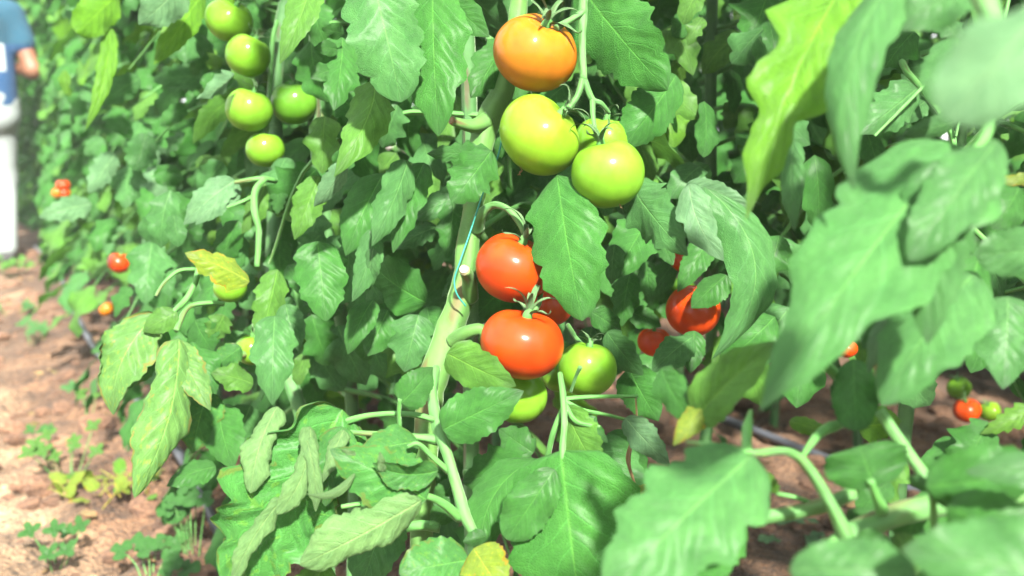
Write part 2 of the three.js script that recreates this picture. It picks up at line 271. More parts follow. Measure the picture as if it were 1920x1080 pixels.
// centre pixel, radius in pixels, distance; axis: where the calyx points in camera right / up / towards the camera
function tomato(label, ripe, px, py, r, d, axis, o = {}) {
  const R = r * d / FPX, g = thing('tomato', label, 'tomato', at(px, py, d), o.group), s = o.s ?? px * 0.37 + py;
  const ax = V(0, 0, 0).addScaledVector(CR, axis[0]).addScaledVector(CU, axis[1]).addScaledVector(CF, -axis[2]).normalize();
  const inner = new THREE.Quaternion().setFromUnitVectors(V(0, 1, 0), ax).multiply(new THREE.Quaternion().setFromAxisAngle(V(0, 1, 0), o.spin ?? hash(Math.round(s * 7), 3) * 6.28));
  const f = mesh('fruit', tomatoGeo(R, ripe, s, o.lobes, o.flat, o.rib), M.fruit, g); f.quaternion.copy(inner);
  const top = R * 0.76 * (o.flat ?? 0.88);
  if (o.calyx !== 0) {
    const c = mesh('calyx', tube([V(0, top - 0.002, 0), V(0, top + 0.003, 0), V(R * 0.04, top + 0.008, 0)], [R * 0.13, R * 0.12, R * 0.08], 6, 10), M.stalk, g); c.quaternion.copy(inner);
    const n = o.sepals ?? 6;
    for (let k = 0; k < n; k++) {
      const m = mesh('sepal', sepalGeos[(k + Math.floor(s)) % 3], M.shoot, c), a = k / n * 6.283 + hash(k, Math.round(s)) * 0.5, L = R * (o.sepal ?? 0.62) * (0.8 + 0.45 * hash(k, Math.round(s), 2)), out = V(Math.cos(a), 0, Math.sin(a));
      const y = out.clone().multiplyScalar(0.85).add(V(0, 0.25 + 0.55 * hash(k, Math.round(s), 5), 0)).normalize(), z = V(0, 1, 0).addScaledVector(y, -y.y).normalize(), x = y.clone().cross(z);
      m.quaternion.setFromRotationMatrix(new THREE.Matrix4().makeBasis(x, y, z)); m.position.set(0, top + 0.003, 0).addScaledVector(out, R * 0.07); m.scale.setScalar(L);
    }
  }
  if (o.scar) { const e = mesh('blossom_scar', bladeGeo({ s: 77, L: R * 0.22, W: R * 0.13, rows: 10, cols: 2, bend: 1.2, curl: 2, wave: 0.6, lobes: 4, depth: 0.6 }), M.dry, g); const dn = V(0, 0, 0).addScaledVector(CR, o.scar[0]).addScaledVector(CU, o.scar[1]).addScaledVector(CF, -o.scar[2]).normalize(); e.quaternion.setFromUnitVectors(V(0, 1, 0), dn); e.position.copy(dn).multiplyScalar(R * 0.9); }
  return g;
}
tomato('large orange half-ripe tomato at the top of the truss beside the cut stem', 'orange', 1005, 100, 80, 0.9, [0.3, 0.75, 0.5], { sepal: 0.8, spin: 0.6, rib: 0.045, lobes: 5 });
tomato('big yellow-green tomato hanging just below the orange tomato', 'lime', 1011, 252, 80, 0.885, [0.62, 0.55, 0.25], { sepal: 0.7, s: 5.2, scar: [-0.45, -0.85, 0.15] });
tomato('round pale green tomato with dry brown blossom tip, lowest under the orange tomato', 'green', 1138, 325, 69, 0.86, [-0.2, 0.9, 0.12], { rib: 0.02, s: 2.2, sepal: 0.75, flat: 0.97, scar: [0.35, -0.85, 0.3] });
tomato('green tomato half hidden behind the three fruits under the orange tomato', 'green', 1132, 266, 56, 0.95, [0.1, 0.95, 0.2], { s: 8.1 });
tomato('upper of two glossy red tomatoes right beside the thick stem', 'red', 961, 501, 73, 0.885, [0.35, 0.85, 0.3], { sepal: 0.75, s: 3.3, spin: 1.9, rib: 0.04 });
tomato('lower of two glossy red tomatoes, resting on green fruit below', 'red', 978, 644, 79, 0.845, [0.2, 0.93, 0.2], { sepal: 0.7, s: 6.4, spin: 0.4, rib: 0.03, flat: 0.84 });
tomato('red tomato mostly hidden behind the two big glossy red ones', 'red', 1030, 570, 46, 0.96, [0.3, 0.9, 0.1], { s: 1.7 });
tomato('green tomato with a blossom stub, hanging beside the lower red tomato', 'green', 1101, 691, 56, 0.885, [0.1, 0.95, 0.1], { s: 4.4, rib: 0.02, flat: 0.95 });
tomato('small green tomato wedged between lower red tomato and its green neighbour', 'green', 1050, 704, 36, 0.93, [0, 1, 0.1], { s: 9.4 });
tomato('olive green tomato directly under the lower red tomato', 'green', 974, 743, 54, 0.885, [0, 1, -0.1], { s: 7.7, rib: 0.02, flat: 0.95 });
tomato('red tomato in shade beneath the pale curved leaf', 'red', 1300, 581, 51, 1.05, [0.1, 0.9, 0.3], { s: 2.9, rib: 0.02, flat: 0.97, calyx: 0 });
tomato('dark red tomato low in the shade below the pale curved leaf', 'red', 1226, 641, 31, 1.13, [0, 1, 0.2], { s: 3.9 });
tomato('red tomato peeping out between shaded leaves above its red neighbour', 'red', 1284, 488, 26, 1.28, [0, 1, 0.2], { s: 6.9 });
tomato('small sliver of red tomato behind the whitish leaf', 'red', 1312, 415, 26, 1.2, [0, 1, 0.2], { s: 5.9 });
const G2 = 'green tomatoes in a hanging truss';
tomato('yellowish green tomato topmost of the hanging green truss', 'green', 431, 38, 45, 1.33, [0.4, 0.6, 0.3], { s: 1.3, group: G2 });
tomato('shiny green tomato second from the top of the hanging green truss', 'green', 466, 104, 42, 1.3, [0.4, 0.85, 0.1], { s: 2.3, group: G2, rib: 0.02, flat: 0.96 });
tomato('green tomato in the middle of the hanging green truss, on the path side', 'green', 469, 206, 44, 1.3, [0.25, 0.9, 0.15], { s: 3.4, group: G2, rib: 0.025, flat: 0.94 });
tomato('darker green tomato beside the middle of the hanging green truss', 'leafgreen', 550, 193, 43, 1.34, [0.05, 0.95, 0.2], { s: 4.5, group: G2, rib: 0.02, flat: 0.95 });
tomato('smallest, lowest green tomato of the hanging green truss', 'green', 497, 280, 36, 1.32, [0.1, 0.95, 0.12], { s: 5.6, group: G2, rib: 0.025, flat: 0.94 });
tomato('green tomato under a yellowing leaf tip above the curled leaves', 'green', 431, 540, 31, 1.17, [0, 1, 0.1], { s: 6.7 });
tomato('green tomato half behind a hanging dark leaflet, above the curled leaves', 'green', 474, 655, 34, 1.17, [0, 1, 0.1], { s: 7.8 });
const G3 = 'ripe tomatoes low in the row along the path';
tomato('bright red tomato between leaves low in the row, largest one along the path', 'red', 224, 493, 22, 2.2, [0.2, 0.9, 0.2], { s: 1.1, group: G3 });
tomato('orange tomato lowest in the row, hanging close over the soil bank', 'orange', 199, 580, 14, 2.3, [-0.4, 0.6, 0.2], { s: 2.1, group: G3 });
for (const [x, y, r, k] of [[118, 348, 13, 'red'], [108, 362, 11, 'orange'], [122, 362, 10, 'red']]) tomato('small far red tomato in a trio, highest up along the row', k, x, y, r, 3.3, [0.1, 0.9, 0.3], { s: x * 0.7 + y, group: 'trio of far red tomatoes in the row' });
tomato('little red speck of tomato behind leaves beside the bright red one', 'red', 273, 476, 9, 2.2, [0.2, 0.9, 0.2], { s: 4.1, group: G3 });
tomato('red tomato low in the far row near the ground, by a light green tomato', 'red', 1814, 769, 25, 1.85, [-0.3, 0.8, 0.3], { s: 3.1 });
tomato('light green tomato next to the low red one in the far row', 'lime', 1855, 772, 20, 1.95, [-0.3, 0.8, 0.3], { s: 3.8 });
tomato('green tomato partly in shade above the low red one in the far row', 'green', 1798, 727, 22, 1.95, [-0.3, 0.8, 0.3], { s: 3.6 });
tomato('dark red tomato peeping out beneath the biggest mint-coloured leaf', 'red', 1590, 654, 18, 0.76, [-0.3, 0.8, 0.3], { s: 3.5 });

// ---------------------------------------------------------------- main plant
const main = thing('tomato_plant', 'tall tomato plant with thick pale stem bearing the two glossy red tomatoes', 'plant', V(-0.1, 0, -0.93));
stalk(main, 'stem', [[985, -60, 0.98], [965, 60, 0.97], [945, 165, 0.96], [912, 235, 0.95], [898, 300, 0.945], [890, 370, 0.94], [880, 450, 0.93], [866, 545, 0.92], [842, 625, 0.91], [815, 700, 0.9], [800, 790, 0.9], [795, 900, 0.9], [790, 1050, 0.9], [788, 1300, 0.9], [780, 1480, 0.92]], [30, 30, 36, 48, 40, 38, 42, 46, 52, 52, 46, 42, 40, 38, 40], 'stem', 20, 0.06, 0.4);
stalk(main, 'stem', [[912, 228, 0.945], [885, 236, 0.93], [862, 231, 0.92], [848, 226, 0.915]], [36, 26, 20, 17], 'pruned_stub', 10);
stalk(main, 'brown', [[850, 227, 0.916], [845, 225, 0.914]], [18, 14], 'dry_tip', 10);
stalk(main, 'stem', [[882, 560, 0.915], [880, 525, 0.895], [871, 506, 0.875]], [30, 28, 21], 'pruned_stub', 12);
stalk(main, 'cut', [[871.5, 507, 0.8755], [870.5, 504, 0.8725]], [22, 17], 'cut_face', 12, 0, 0.5);
stalk(main, 'stem', [[850, 640, 0.9], [878, 622, 0.885], [903, 618, 0.88], [912, 640, 0.88]], [34, 26, 22, 14], 'side_branch', 10);
// trusses
stalk(main, 'shoot', [[1100, -60, 0.9], [1094, 10, 0.895], [1092, 80, 0.89], [1094, 150, 0.885]], [16, 16, 14, 15], 'truss_stem', 10, 0.05, 0.4);
stalk(main, 'shoot', [[1094, 22, 0.893], [1068, 38, 0.885], [1042, 52, 0.878]], [14, 12, 16], 'truss_branch', 8, 0.05, 0.4);
stalk(main, 'shoot', [[1093, 148, 0.885], [1084, 178, 0.88], [1066, 204, 0.872]], [13, 11, 13], 'truss_branch', 8, 0.05, 0.4);
stalk(main, 'shoot', [[1095, 150, 0.885], [1112, 188, 0.885], [1126, 193, 0.885], [1142, 212, 0.895]], [13, 12, 10, 8], 'truss_branch', 8, 0.05, 0.4);
stalk(main, 'shoot', [[1111, 188, 0.885], [1113, 225, 0.872], [1120, 262, 0.865]], [11, 9, 9], 'truss_branch', 8, 0.05, 0.4);
stalk(main, 'shoot', [[893, 430, 0.925], [903, 402, 0.91], [925, 385, 0.9], [952, 392, 0.89], [972, 415, 0.885], [985, 440, 0.885]], [30, 22, 15, 13, 12, 13], 'truss_stem', 10, 0.05, 0.4);
stalk(main, 'shoot', [[985, 430, 0.9], [1012, 500, 0.93], [1010, 570, 0.87], [1000, 585, 0.855]], [12, 10, 10, 10], 'truss_branch', 8, 0.05, 0.4);
stalk(main, 'shoot', [[1065, 610, 0.95], [1085, 640, 0.91], [1096, 650, 0.9]], [10, 9, 9], 'truss_branch', 8);
stalk(main, 'stemDark', [[1070, 735, 0.84], [1080, 705, 0.835], [1088, 688, 0.83]], [6, 6, 9], 'dry_flower_stalk', 7);
// side shoot at the foot
stalk(main, 'shoot', [[818, 690, 0.87], [812, 745, 0.84], [820, 800, 0.82], [838, 850, 0.8], [856, 910, 0.79], [870, 960, 0.785], [895, 1020, 0.78], [905, 1110, 0.78]], [16, 18, 22, 20, 20, 24, 20, 20], 'side_shoot', 10, 0.06, 0.3);
stalk(main, 'stalk', [[815, 788, 0.82], [780, 778, 0.82], [700, 778, 0.825], [640, 792, 0.83]], [12, 11, 11, 14]);
stalk(main, 'stalk', [[822, 825, 0.815], [785, 820, 0.81], [720, 815, 0.81], [645, 810, 0.82]], [22, 14, 12, 10]);
stalk(main, 'stalk', [[750, 808, 0.81], [748, 775, 0.805], [750, 748, 0.8]], [8, 8, 9]);
stalk(main, 'stalk', [[842, 885, 0.795], [812, 858, 0.79], [782, 832, 0.785], [765, 838, 0.785]], [13, 11, 10, 8]);
stalk(main, 'stalk', [[862, 972, 0.785], [832, 945, 0.775], [795, 930, 0.765], [740, 935, 0.76], [640, 950, 0.755]], [20, 17, 14, 10, 8]);
stalk(main, 'stalk', [[825, 990, 0.88], [790, 985, 0.88], [740, 995, 0.88]], [20, 20, 18]);
stalk(main, 'stalk', [[842, 770, 0.82], [841, 830, 0.81], [843, 880, 0.8]], [6, 8, 8]);
stalk(main, 'stalk', [[1050, 700, 0.82], [1056, 740, 0.8], [1058, 800, 0.785], [1055, 850, 0.775], [1075, 960, 0.77]], [9, 12, 11, 13, 8]);
stalk(main, 'stalk', [[1060, 748, 0.8], [1110, 744, 0.81], [1195, 743, 0.83]], [10, 8, 7]);
stalk(main, 'stalk', [[1058, 752, 0.8], [1090, 768, 0.8], [1140, 778, 0.81], [1185, 790, 0.82]], [10, 8, 7, 8]);
stalk(main, 'stalk', [[1057, 765, 0.8], [1038, 810, 0.8], [1026, 860, 0.81]], [12, 11, 11]);
stalk(main, 'stalk', [[1060, 760, 0.795], [1080, 790, 0.79], [1125, 800, 0.79]], [10, 9, 6]);
stalk(main, 'brown', [[1192, 745, 0.83], [1194, 800, 0.83], [1178, 860, 0.83], [1192, 912, 0.83]], [3, 4, 9, 5], 'withered_stalk', 6, 0.1, 0.8);
{ // the fine hairs of the stem
  const n = 5000, im = new THREE.InstancedMesh(new THREE.ConeGeometry(0.00011, 1, 3), M.stalk, n), m4 = new THREE.Matrix4(), src = main.children.filter((c) => /stem|branch|stub|shoot/.test(c.name)).slice(0, 12); im.name = 'stem_hairs'; im.userData.kind = 'stuff'; im.castShadow = im.receiveShadow = true;
  for (let i = 0; i < n; i++) { const g = src[i % 3 ? 0 : i % src.length].geometry, k = Math.floor(rnd() * g.attributes.normal.count), p = V(0, 0, 0).fromBufferAttribute(g.attributes.position, k), nn = V(0, 0, 0).fromBufferAttribute(g.attributes.normal, k).add(V(rr(-0.4, 0.4), rr(-0.4, 0.4), rr(-0.4, 0.4))).normalize(), L = rr(0.001, 0.0032); p.add(V(rr(-1, 1), rr(-4, 4), rr(-1, 1)).multiplyScalar(0.0012)); m4.compose(p.addScaledVector(nn, L * 0.4), new THREE.Quaternion().setFromUnitVectors(V(0, 1, 0), nn), V(1, L, 1)); im.setMatrixAt(i, m4); }
  main.add(im);
}
const hl = (mat, b, t, w, o) => heroLeaf(main, mat, b, t, w, o);
hl('bluish', [688, -75, 0.85], [752, 192, 0.84], 140, { roll: -8, bend: 0.5, lobes: 5, depth: 0.16, p2: 0.6, fold: -0.15 });
hl('green', [812, -70, 0.89], [822, 256, 0.86], 128, { roll: 10, bend: 0.45, lobes: 4, depth: 0.22, p2: 0.8, fold: -0.2 });
hl('green', [835, -5, 0.89], [918, 70, 0.87], 66, { lobes: 2, depth: 0.1 });
hl('green', [950, 75, 0.97], [882, 184, 0.94], 74, { lobes: 3 });
hl('lightAndLitGreen', [585, -40, 0.98], [524, 121, 0.94], 62, { roll: 25, sickle: 0.08, depth: 0.1, bend: 0.9 });
hl('green', [642, 70, 1.05], [626, 208, 1.0], 84, { lobes: 4, depth: 0.3 });
hl('green', [645, 62, 1.02], [603, 52, 1.0], 32, { depth: 0.04 });
hl('green', [632, 92, 1.02], [588, 90, 1.0], 30, { depth: 0.04 });
hl('green', [628, 130, 1.02], [582, 148, 1.0], 40, { depth: 0.1 });
hl('lightAndLitGreen', [700, 152, 0.95], [626, 332, 0.88], 88, { roll: 15, bend: 1.1, sickle: 0.1, depth: 0.14, fold: -0.35 });
hl('paleAndSunlit', [650, 305, 0.9], [588, 388, 0.9], 44, { roll: -30, depth: 0.1 });
hl('green', [922, 282, 0.88], [848, 380, 0.865], 84, { depth: 0.28, lobes: 4, p2: 0.7 });
hl('green', [925, 292, 0.9], [800, 288, 0.93], 46, { depth: 0.3 });
hl('green', [720, 325, 0.98], [648, 480, 0.95], 86, { roll: 15, depth: 0.05, bend: 0.8 });
hl('bluish', [765, 300, 0.93], [697, 462, 0.9], 70, { roll: -14, depth: 0.15 });
hl('green', [795, 305, 0.95], [737, 475, 0.92], 60, { roll: 20, depth: 0.2 });
hl('bluish', [700, 430, 0.93], [660, 566, 0.92], 52, { depth: 0.1, sickle: 0.06 });
hl('bluish', [700, 465, 0.92], [692, 545, 0.93], 34, { depth: 0.1 });
hl('green', [595, 452, 0.97], [612, 602, 0.95], 98, { roll: 0, depth: 0.14, p1: 0.36, p2: 0.75, lobes: 4, fold: -0.1 });
hl('green', [800, 568, 1.02], [690, 485, 1.06], 86, { roll: -25, depth: 0.15, bend: 0.9 });
hl('green', [700, 562, 1.0], [652, 665, 0.98], 52, { depth: 0.05, bend: 1.2 });
hl('green', [728, 580, 1.04], [690, 668, 1.02], 74, { depth: 0.08 });
hl('bluish', [785, 590, 1.0], [758, 698, 0.99], 84, { depth: 0.3, lobes: 3 });
hl('green', [800, 575, 1.02], [825, 655, 1.0], 60, {});
hl('bluish', [868, 362, 1.06], [772, 412, 1.05], 52, { depth: 0.1 });
hl('green', [852, 378, 1.05], [838, 486, 1.04], 54, { depth: 0.24 });
hl('bluish', [820, 425, 1.06], [738, 468, 1.05], 42, {});
hl('green', [690, 520, 1.06], [720, 570, 1.04], 50, {});
hl('green', [1082, -35, 0.95], [1252, 170, 0.9], 150, { roll: 12, depth: 0.16, lobes: 5, bend: 0.5, fold: -0.15, p2: 0.8 });
hl('green', [1268, 140, 0.96], [1170, 272, 0.93], 96, { roll: -10, depth: 0.1, p2: 0.6 });
hl('green', [1045, 328, 0.87], [1092, 602, 0.83], 142, { roll: 8, depth: 0.18, lobes: 4, bend: 0.55, fold: -0.2, p2: 0.72 });
hl('bluish', [1180, 340, 0.9], [1290, 480, 0.83], 104, { roll: 15, depth: 0.26, lobes: 5, fold: -0.3 });
hl('paleAndSunlit', [1292, 345, 0.83], [1358, 490, 0.82], 66, { roll: -15, depth: 0.2, sickle: -0.1 });
hl('bluish', [1322, 350, 0.84], [1334, 675, 0.83], 104, { roll: -18, sickle: 0.25, depth: 0.08, bend: 0.7, fold: -0.3 });
hl('paleAndSunlit', [1285, 350, 0.9], [1410, 388, 0.88], 56, { depth: 0.1 });
hl('green', [1222, 405, 1.0], [1152, 525, 0.96], 92, { roll: 12, depth: 0.05, bend: 0.8 });
hl('bluish', [1152, 458, 0.95], [1146, 534, 0.95], 42, { depth: 0.15 });
hl('green', [1240, 450, 1.02], [1262, 498, 1.0], 34, {});
hl('green', [1212, 490, 1.04], [1222, 566, 1.02], 34, {});
hl('green', [1182, 510, 1.06], [1166, 612, 1.05], 56, {});
hl('green', [1172, 540, 1.1], [1200, 600, 1.1], 60, {});
hl('green', [1335, 440, 1.02], [1270, 548, 1.0], 54, { depth: 0.06 });
hl('green', [1362, 515, 1.0], [1296, 578, 1.0], 60, { depth: 0.06 });
hl('bluish', [1298, 632, 1.0], [1222, 698, 0.98], 62, { depth: 0.06 });
hl('green', [1302, 620, 1.02], [1294, 700, 1.0], 50, { depth: 0.06 });
hl('bluish', [1138, 622, 0.96], [1206, 704, 0.95], 54, { depth: 0.15 });
hl('green', [1110, 585, 0.96], [1165, 622, 0.98], 46, { depth: 0.15 });
hl('green', [1180, 585, 1.06], [1240, 612, 1.05], 42, { depth: 0.15 });
hl('green', [830, 806, 0.79], [982, 733, 0.79], 96, { roll: -5, p1: 0.4, depth: 0.06, bend: 0.35, fold: -0.05 });
hl('lightAndLitGreen', [838, 662, 0.81], [968, 724, 0.82], 80, { roll: 10, depth: 0.1, bend: 0.6, p1: 0.35 });
hl('green', [752, 756, 0.8], [812, 688, 0.82], 66, { depth: 0.04, p1: 0.35 });
hl('green', [1052, 845, 0.775], [1098, 1215, 0.74], 258, { roll: 4, p1: 0.34, depth: 0.22, lobes: 4, bend: 0.5, fold: -0.16, quilt: 0.018 });
hl('green', [1040, 880, 0.76], [950, 1012, 0.75], 88, { roll: 0, depth: 0.05, p2: 0.5 });
hl('green', [1010, 860, 0.86], [905, 1060, 0.82], 96, { roll: 20, bend: 1.0, sickle: -0.15, depth: 0.08 });
hl('green', [1000, 862, 0.87], [866, 905, 0.87], 100, { roll: -10, depth: 0.26 });
hl('green', [1000, 850, 0.87], [935, 805, 0.88], 60, { depth: 0.26 });
hl('lightAndLitGreen', [1058, 762, 0.8], [1128, 895, 0.79], 78, { roll: 15, depth: 0.14 });
hl('green', [1060, 770, 0.81], [1140, 830, 0.8], 50, { depth: 0.2 });
hl('bluish', [1112, 825, 0.9], [1205, 968, 0.88], 104, { depth: 0.08 });
hl('green', [1140, 812, 0.92], [1212, 910, 0.92], 70, { depth: 0.08 });
hl('paleAndSunlit', [1172, 783, 0.8], [1256, 872, 0.79], 56, { depth: 0.1, roll: 20 });
hl('yellow', [1222, 915, 0.78], [1166, 948, 0.78], 42, { roll: 10 });
hl('green', [1180, 690, 0.98], [1235, 790, 0.96], 80, { depth: 0.05 });
// curled, spotted leaves at the foot
hl('spotted', [642, 768, 0.83], [426, 1100, 0.8], 235, { roll: -4, cols: 12, rows: 60, curl: 2.6, depth: 0.3, lobes: 5, fold: -0.1, p1: 0.38, p2: 0.6, bend: 0.5, wave: 0.26, quilt: 0.03 });
hl('under', [520, 762, 0.81], [470, 925, 0.785], 74, { roll: 10, cols: 10, curl: -4.5, fold: -0.1, depth: 0.12, bend: 0.4, p1: 0.4, p2: 0.5, wave: 0.2, sickle: -0.05 });
hl('under', [582, 800, 0.79], [520, 965, 0.775], 60, { roll: -8, cols: 10, curl: -5, fold: -0.2, depth: 0.2, bend: 0.3, p1: 0.3, p2: 0.3, wave: 0.25, sickle: 0.1 });
hl('under', [530, 935, 0.778], [436, 1090, 0.768], 54, { roll: -5, cols: 10, curl: -5, fold: -0.2, depth: 0.22, bend: 0.2, p1: 0.3, p2: 0.4, wave: 0.3, sickle: -0.05 });
hl('under', [568, 806, 0.79], [592, 960, 0.78], 44, { roll: 5, cols: 10, curl: -4.5, fold: -0.2, depth: 0.18, p1: 0.3, p2: 0.6, wave: 0.3, sickle: 0.06 });
hl('under', [645, 806, 0.795], [606, 905, 0.78], 46, { roll: 15, cols: 10, curl: -4.5, fold: -0.2, depth: 0.15, p1: 0.35, wave: 0.3 });
hl('spotted', [642, 800, 0.815], [610, 950, 0.8], 84, { roll: 15, depth: 0.16, wave: 0.2 });
hl('spotted', [785, 828, 0.8], [668, 855, 0.78], 84, { roll: 25, depth: 0.1, bend: 0.6 });
hl('spotted', [800, 936, 0.76], [618, 842, 0.75], 130, { roll: 12, depth: 0.14, bend: 0.4, p1: 0.4 });
hl('under', [790, 938, 0.755], [562, 1060, 0.745], 128, { roll: -18, cols: 14, curl: -4, depth: 0.1, bend: 0.4, fold: -0.3, p1: 0.4, p2: 0.55 });
hl('spotted', [822, 882, 0.755], [698, 868, 0.745], 70, { roll: -20, fold: 0.3, cols: 10, curl: 2, depth: 0.05, bend: -0.5, sickle: -0.14 });
hl('under', [666, 888, 0.745], [572, 925, 0.74], 22, { roll: 0, fold: -0.6, sickle: 0.2, depth: 0.05 });
hl('under', [718, 885, 0.748], [712, 846, 0.745], 16, { roll: 0, wave: 0.5 });
hl('under', [676, 862, 0.755], [640, 842, 0.75], 16, { roll: 0, wave: 0.5 });
hl('bluish', [738, 935, 0.87], [676, 1105, 0.84], 102, { roll: 8, depth: 0.06, p2: 0.7 });
hl('spotted', [880, 1050, 0.76], [748, 1075, 0.74], 104, { roll: 10, depth: 0.05, p1: 0.4, p2: 0.6 });
hl('yellow', [888, 1028, 0.75], [948, 1120, 0.73], 92, { roll: 0, depth: 0.06, p1: 0.35 });
hl('green', [856, 938, 0.8], [806, 985, 0.8], 50, { depth: 0.04 });
hl('green', [852, 900, 0.81], [816, 958, 0.82], 46, { depth: 0.04 });
hl('green', [912, 1004, 0.77], [868, 1016, 0.765], 36, { depth: 0.03, fold: -0.5 });
hl('green', [838, 890, 0.82], [826, 912, 0.82], 36, { depth: 0.03 });
hl('lightAndLitGreen', [610, 1050, 0.84], [560, 1150, 0.82], 70, {});

// twine that ties the stem up
{
  const p = [[941, 262, 0.93], [934, 292, 0.925], [906, 362, 0.905], [880, 440, 0.895], [862, 492, 0.885], [852, 525, 0.885], [856, 550, 0.885], [873, 574, 0.89]];
  const m = mesh('garden_twine', tube(p.map((q) => at(...q)), [0.0008, 0.0008], 60, 7, 0.1), M.twine, scene); tag(m, 'thin teal twine tied along the thick pale stem', 'twine');
  const k = mesh('garden_twine_001', tube([[972, -40, 1.02], [968, 20, 1.01], [966, 60, 1.0]].map((q) => at(...q)), [0.001, 0.001], 12, 6), M.twine, scene); tag(k, 'thin teal twine end hanging behind the orange tomato', 'twine');
}

// ---------------------------------------------------------------- plant beside the camera
const near = thing('tomato_plant', 'tomato plant with big blurred mint-coloured leaves close to the lens', 'plant', V(0.21, 0, -0.5));
const nl = (mat, b, t, w, o) => heroLeaf(near, mat, b, t, w, o);
stalk(near, 'shoot', [[1590, 1015, 0.56], [1560, 950, 0.56], [1510, 870, 0.56], [1485, 850, 0.555], [1410, 850, 0.52]], [32, 22, 20, 17, 13], 'side_branch', 12);
stalk(near, 'shoot', [[1360, 975, 0.6], [1420, 972, 0.6], [1540, 948, 0.6], [1600, 925, 0.61]], [20, 26, 28, 24], 'side_branch', 12);
stalk(near, 'shoot', [[1540, 1060, 0.56], [1590, 1010, 0.565], [1680, 965, 0.57], [1780, 945, 0.58], [1960, 920, 0.58]], [40, 46, 42, 40, 36], 'stem', 14, 0.06, 0.25);
stalk(near, 'stem', [[1960, 925, 0.58], [2050, 960, 0.58], [2020, 1400, 0.57], [1800, 2400, 0.55]], [36, 40, 42, 46], 'stem', 12);
stalk(near, 'shoot', [[1650, 770, 0.62], [1690, 830, 0.61], [1742, 905, 0.6]], [22, 24, 24], 'side_branch', 12);
stalk(near, 'brown', [[1645, 640, 0.56], [1655, 700, 0.565], [1658, 750, 0.59]], [22, 30, 24], 'withered_stalk', 10, 0.1, 0.5);
stalk(near, 'stalk', [[1655, 960, 0.56], [1645, 935, 0.555], [1632, 900, 0.55]], [26, 18, 16]);
stalk(near, 'stalk', [[1752, 1000, 0.53], [1750, 950, 0.52], [1745, 905, 0.51]], [14, 14, 14]);
stalk(near, 'stalk', [[1410, 850, 0.52], [1340, 835, 0.53], [1290, 830, 0.56]], [14, 12, 8]);
stalk(near, 'stalk', [[1500, 862, 0.56], [1530, 820, 0.58], [1560, 800, 0.6], [1600, 790, 0.61]], [10, 16, 22, 10]);
stalk(near, 'stalk', [[1400, 845, 0.53], [1402, 800, 0.55], [1408, 770, 0.56]], [18, 20, 8]);
stalk(near, 'stalk', [[1545, 955, 0.6], [1500, 935, 0.6], [1455, 925, 0.6]], [8, 9, 8]);
stalk(near, 'stalk', [[1530, 670, 0.6], [1560, 695, 0.61], [1600, 735, 0.62]], [24, 20, 14]);
stalk(near, 'shoot', [[2000, -40, 0.42], [1880, 60, 0.42], [1850, 10, 0.43], [1830, -60, 0.44]], [40, 36, 44, 50], 'side_branch', 10);
stalk(near, 'stalk', [[1825, -30, 0.52], [1850, 120, 0.51], [1850, 250, 0.5], [1820, 290, 0.5]], [26, 24, 24, 16]);
nl('bluish', [1800, 272, 0.53], [1424, 772, 0.46], 262, { roll: 14, depth: 0.2, lobes: 3, bend: 0.6, fold: -0.18, p1: 0.38, p2: 1.05, quilt: 0.018 });
nl('bluish', [1760, 300, 0.5], [1738, 648, 0.485], 132, { roll: -8, depth: 0.12, lobes: 4 });
nl('bluish', [1870, 262, 0.5], [1705, 490, 0.475], 120, { roll: 5, depth: 0.08, p2: 0.7 });
nl('bluish', [1830, 510, 0.56], [1652, 762, 0.52], 165, { roll: 14, depth: 0.14, p2: 0.8 });
nl('bluish', [1668, 505, 0.57], [1618, 656, 0.56], 76, { depth: 0.3, lobes: 4 });
nl('paleAndSunlit', [1668, 590, 0.55], [1628, 700, 0.55], 40, { depth: 0.1, roll: 20 });
nl('green', [1600, 672, 0.61], [1606, 808, 0.58], 86, { roll: 5, depth: 0.03, p1: 0.45, p2: 0.5 });
nl('green', [1640, 915, 0.55], [1612, 836, 0.56], 156, { roll: 0, depth: 0.03, p1: 0.4, p2: 0.4, fold: -0.1 });
nl('green', [1640, 1000, 0.58], [1588, 955, 0.58], 60, { depth: 0.03 });
nl('green', [1735, 912, 0.5], [1970, 868, 0.5], 120, { roll: 20, depth: 0.1, bend: 0.8 });
nl('green', [1750, 915, 0.5], [1700, 895, 0.52], 30, { depth: 0.1 });
nl('bluish', [2010, 880, 0.45], [1808, 886, 0.46], 68, { depth: 0.1 });
nl('bluish', [2040, 1090, 0.38], [1690, 1030, 0.4], 190, { roll: 10, depth: 0.06, fold: -0.1 });
nl('green', [1775, 950, 0.48], [2000, 1040, 0.46], 130, { roll: 10, depth: 0.08 });
nl('bluish', [1480, 1070, 0.43], [1720, 1075, 0.42], 120, { roll: -10, depth: 0.05, p2: 0.5 });
nl('green', [1606, 1014, 0.55], [1676, 1014, 0.54], 46, { depth: 0.03 });
nl('lightAndLitGreen', [1680, 1000, 0.57], [1720, 1080, 0.56], 70, { depth: 0.03 });
nl('bluish', [1412, 852, 0.52], [1132, 1120, 0.48], 212, { roll: 10, depth: 0.22, lobes: 4, bend: 0.45, fold: -0.1, p1: 0.42, p2: 0.75 });
nl('green', [1380, 950, 0.58], [1190, 1170, 0.55], 150, { roll: 20, depth: 0.06 });
nl('green', [1330, 1000, 0.6], [1330, 1150, 0.58], 70, { depth: 0.06 });
nl('lightAndLitGreen', [1305, 785, 0.6], [1460, 640, 0.56], 96, { roll: -25, depth: 0.05, fold: 0.2 });
nl('yellowing', [1300, 790, 0.605], [1430, 650, 0.6], 46, { roll: -40, depth: 0.05, bend: -0.4 });
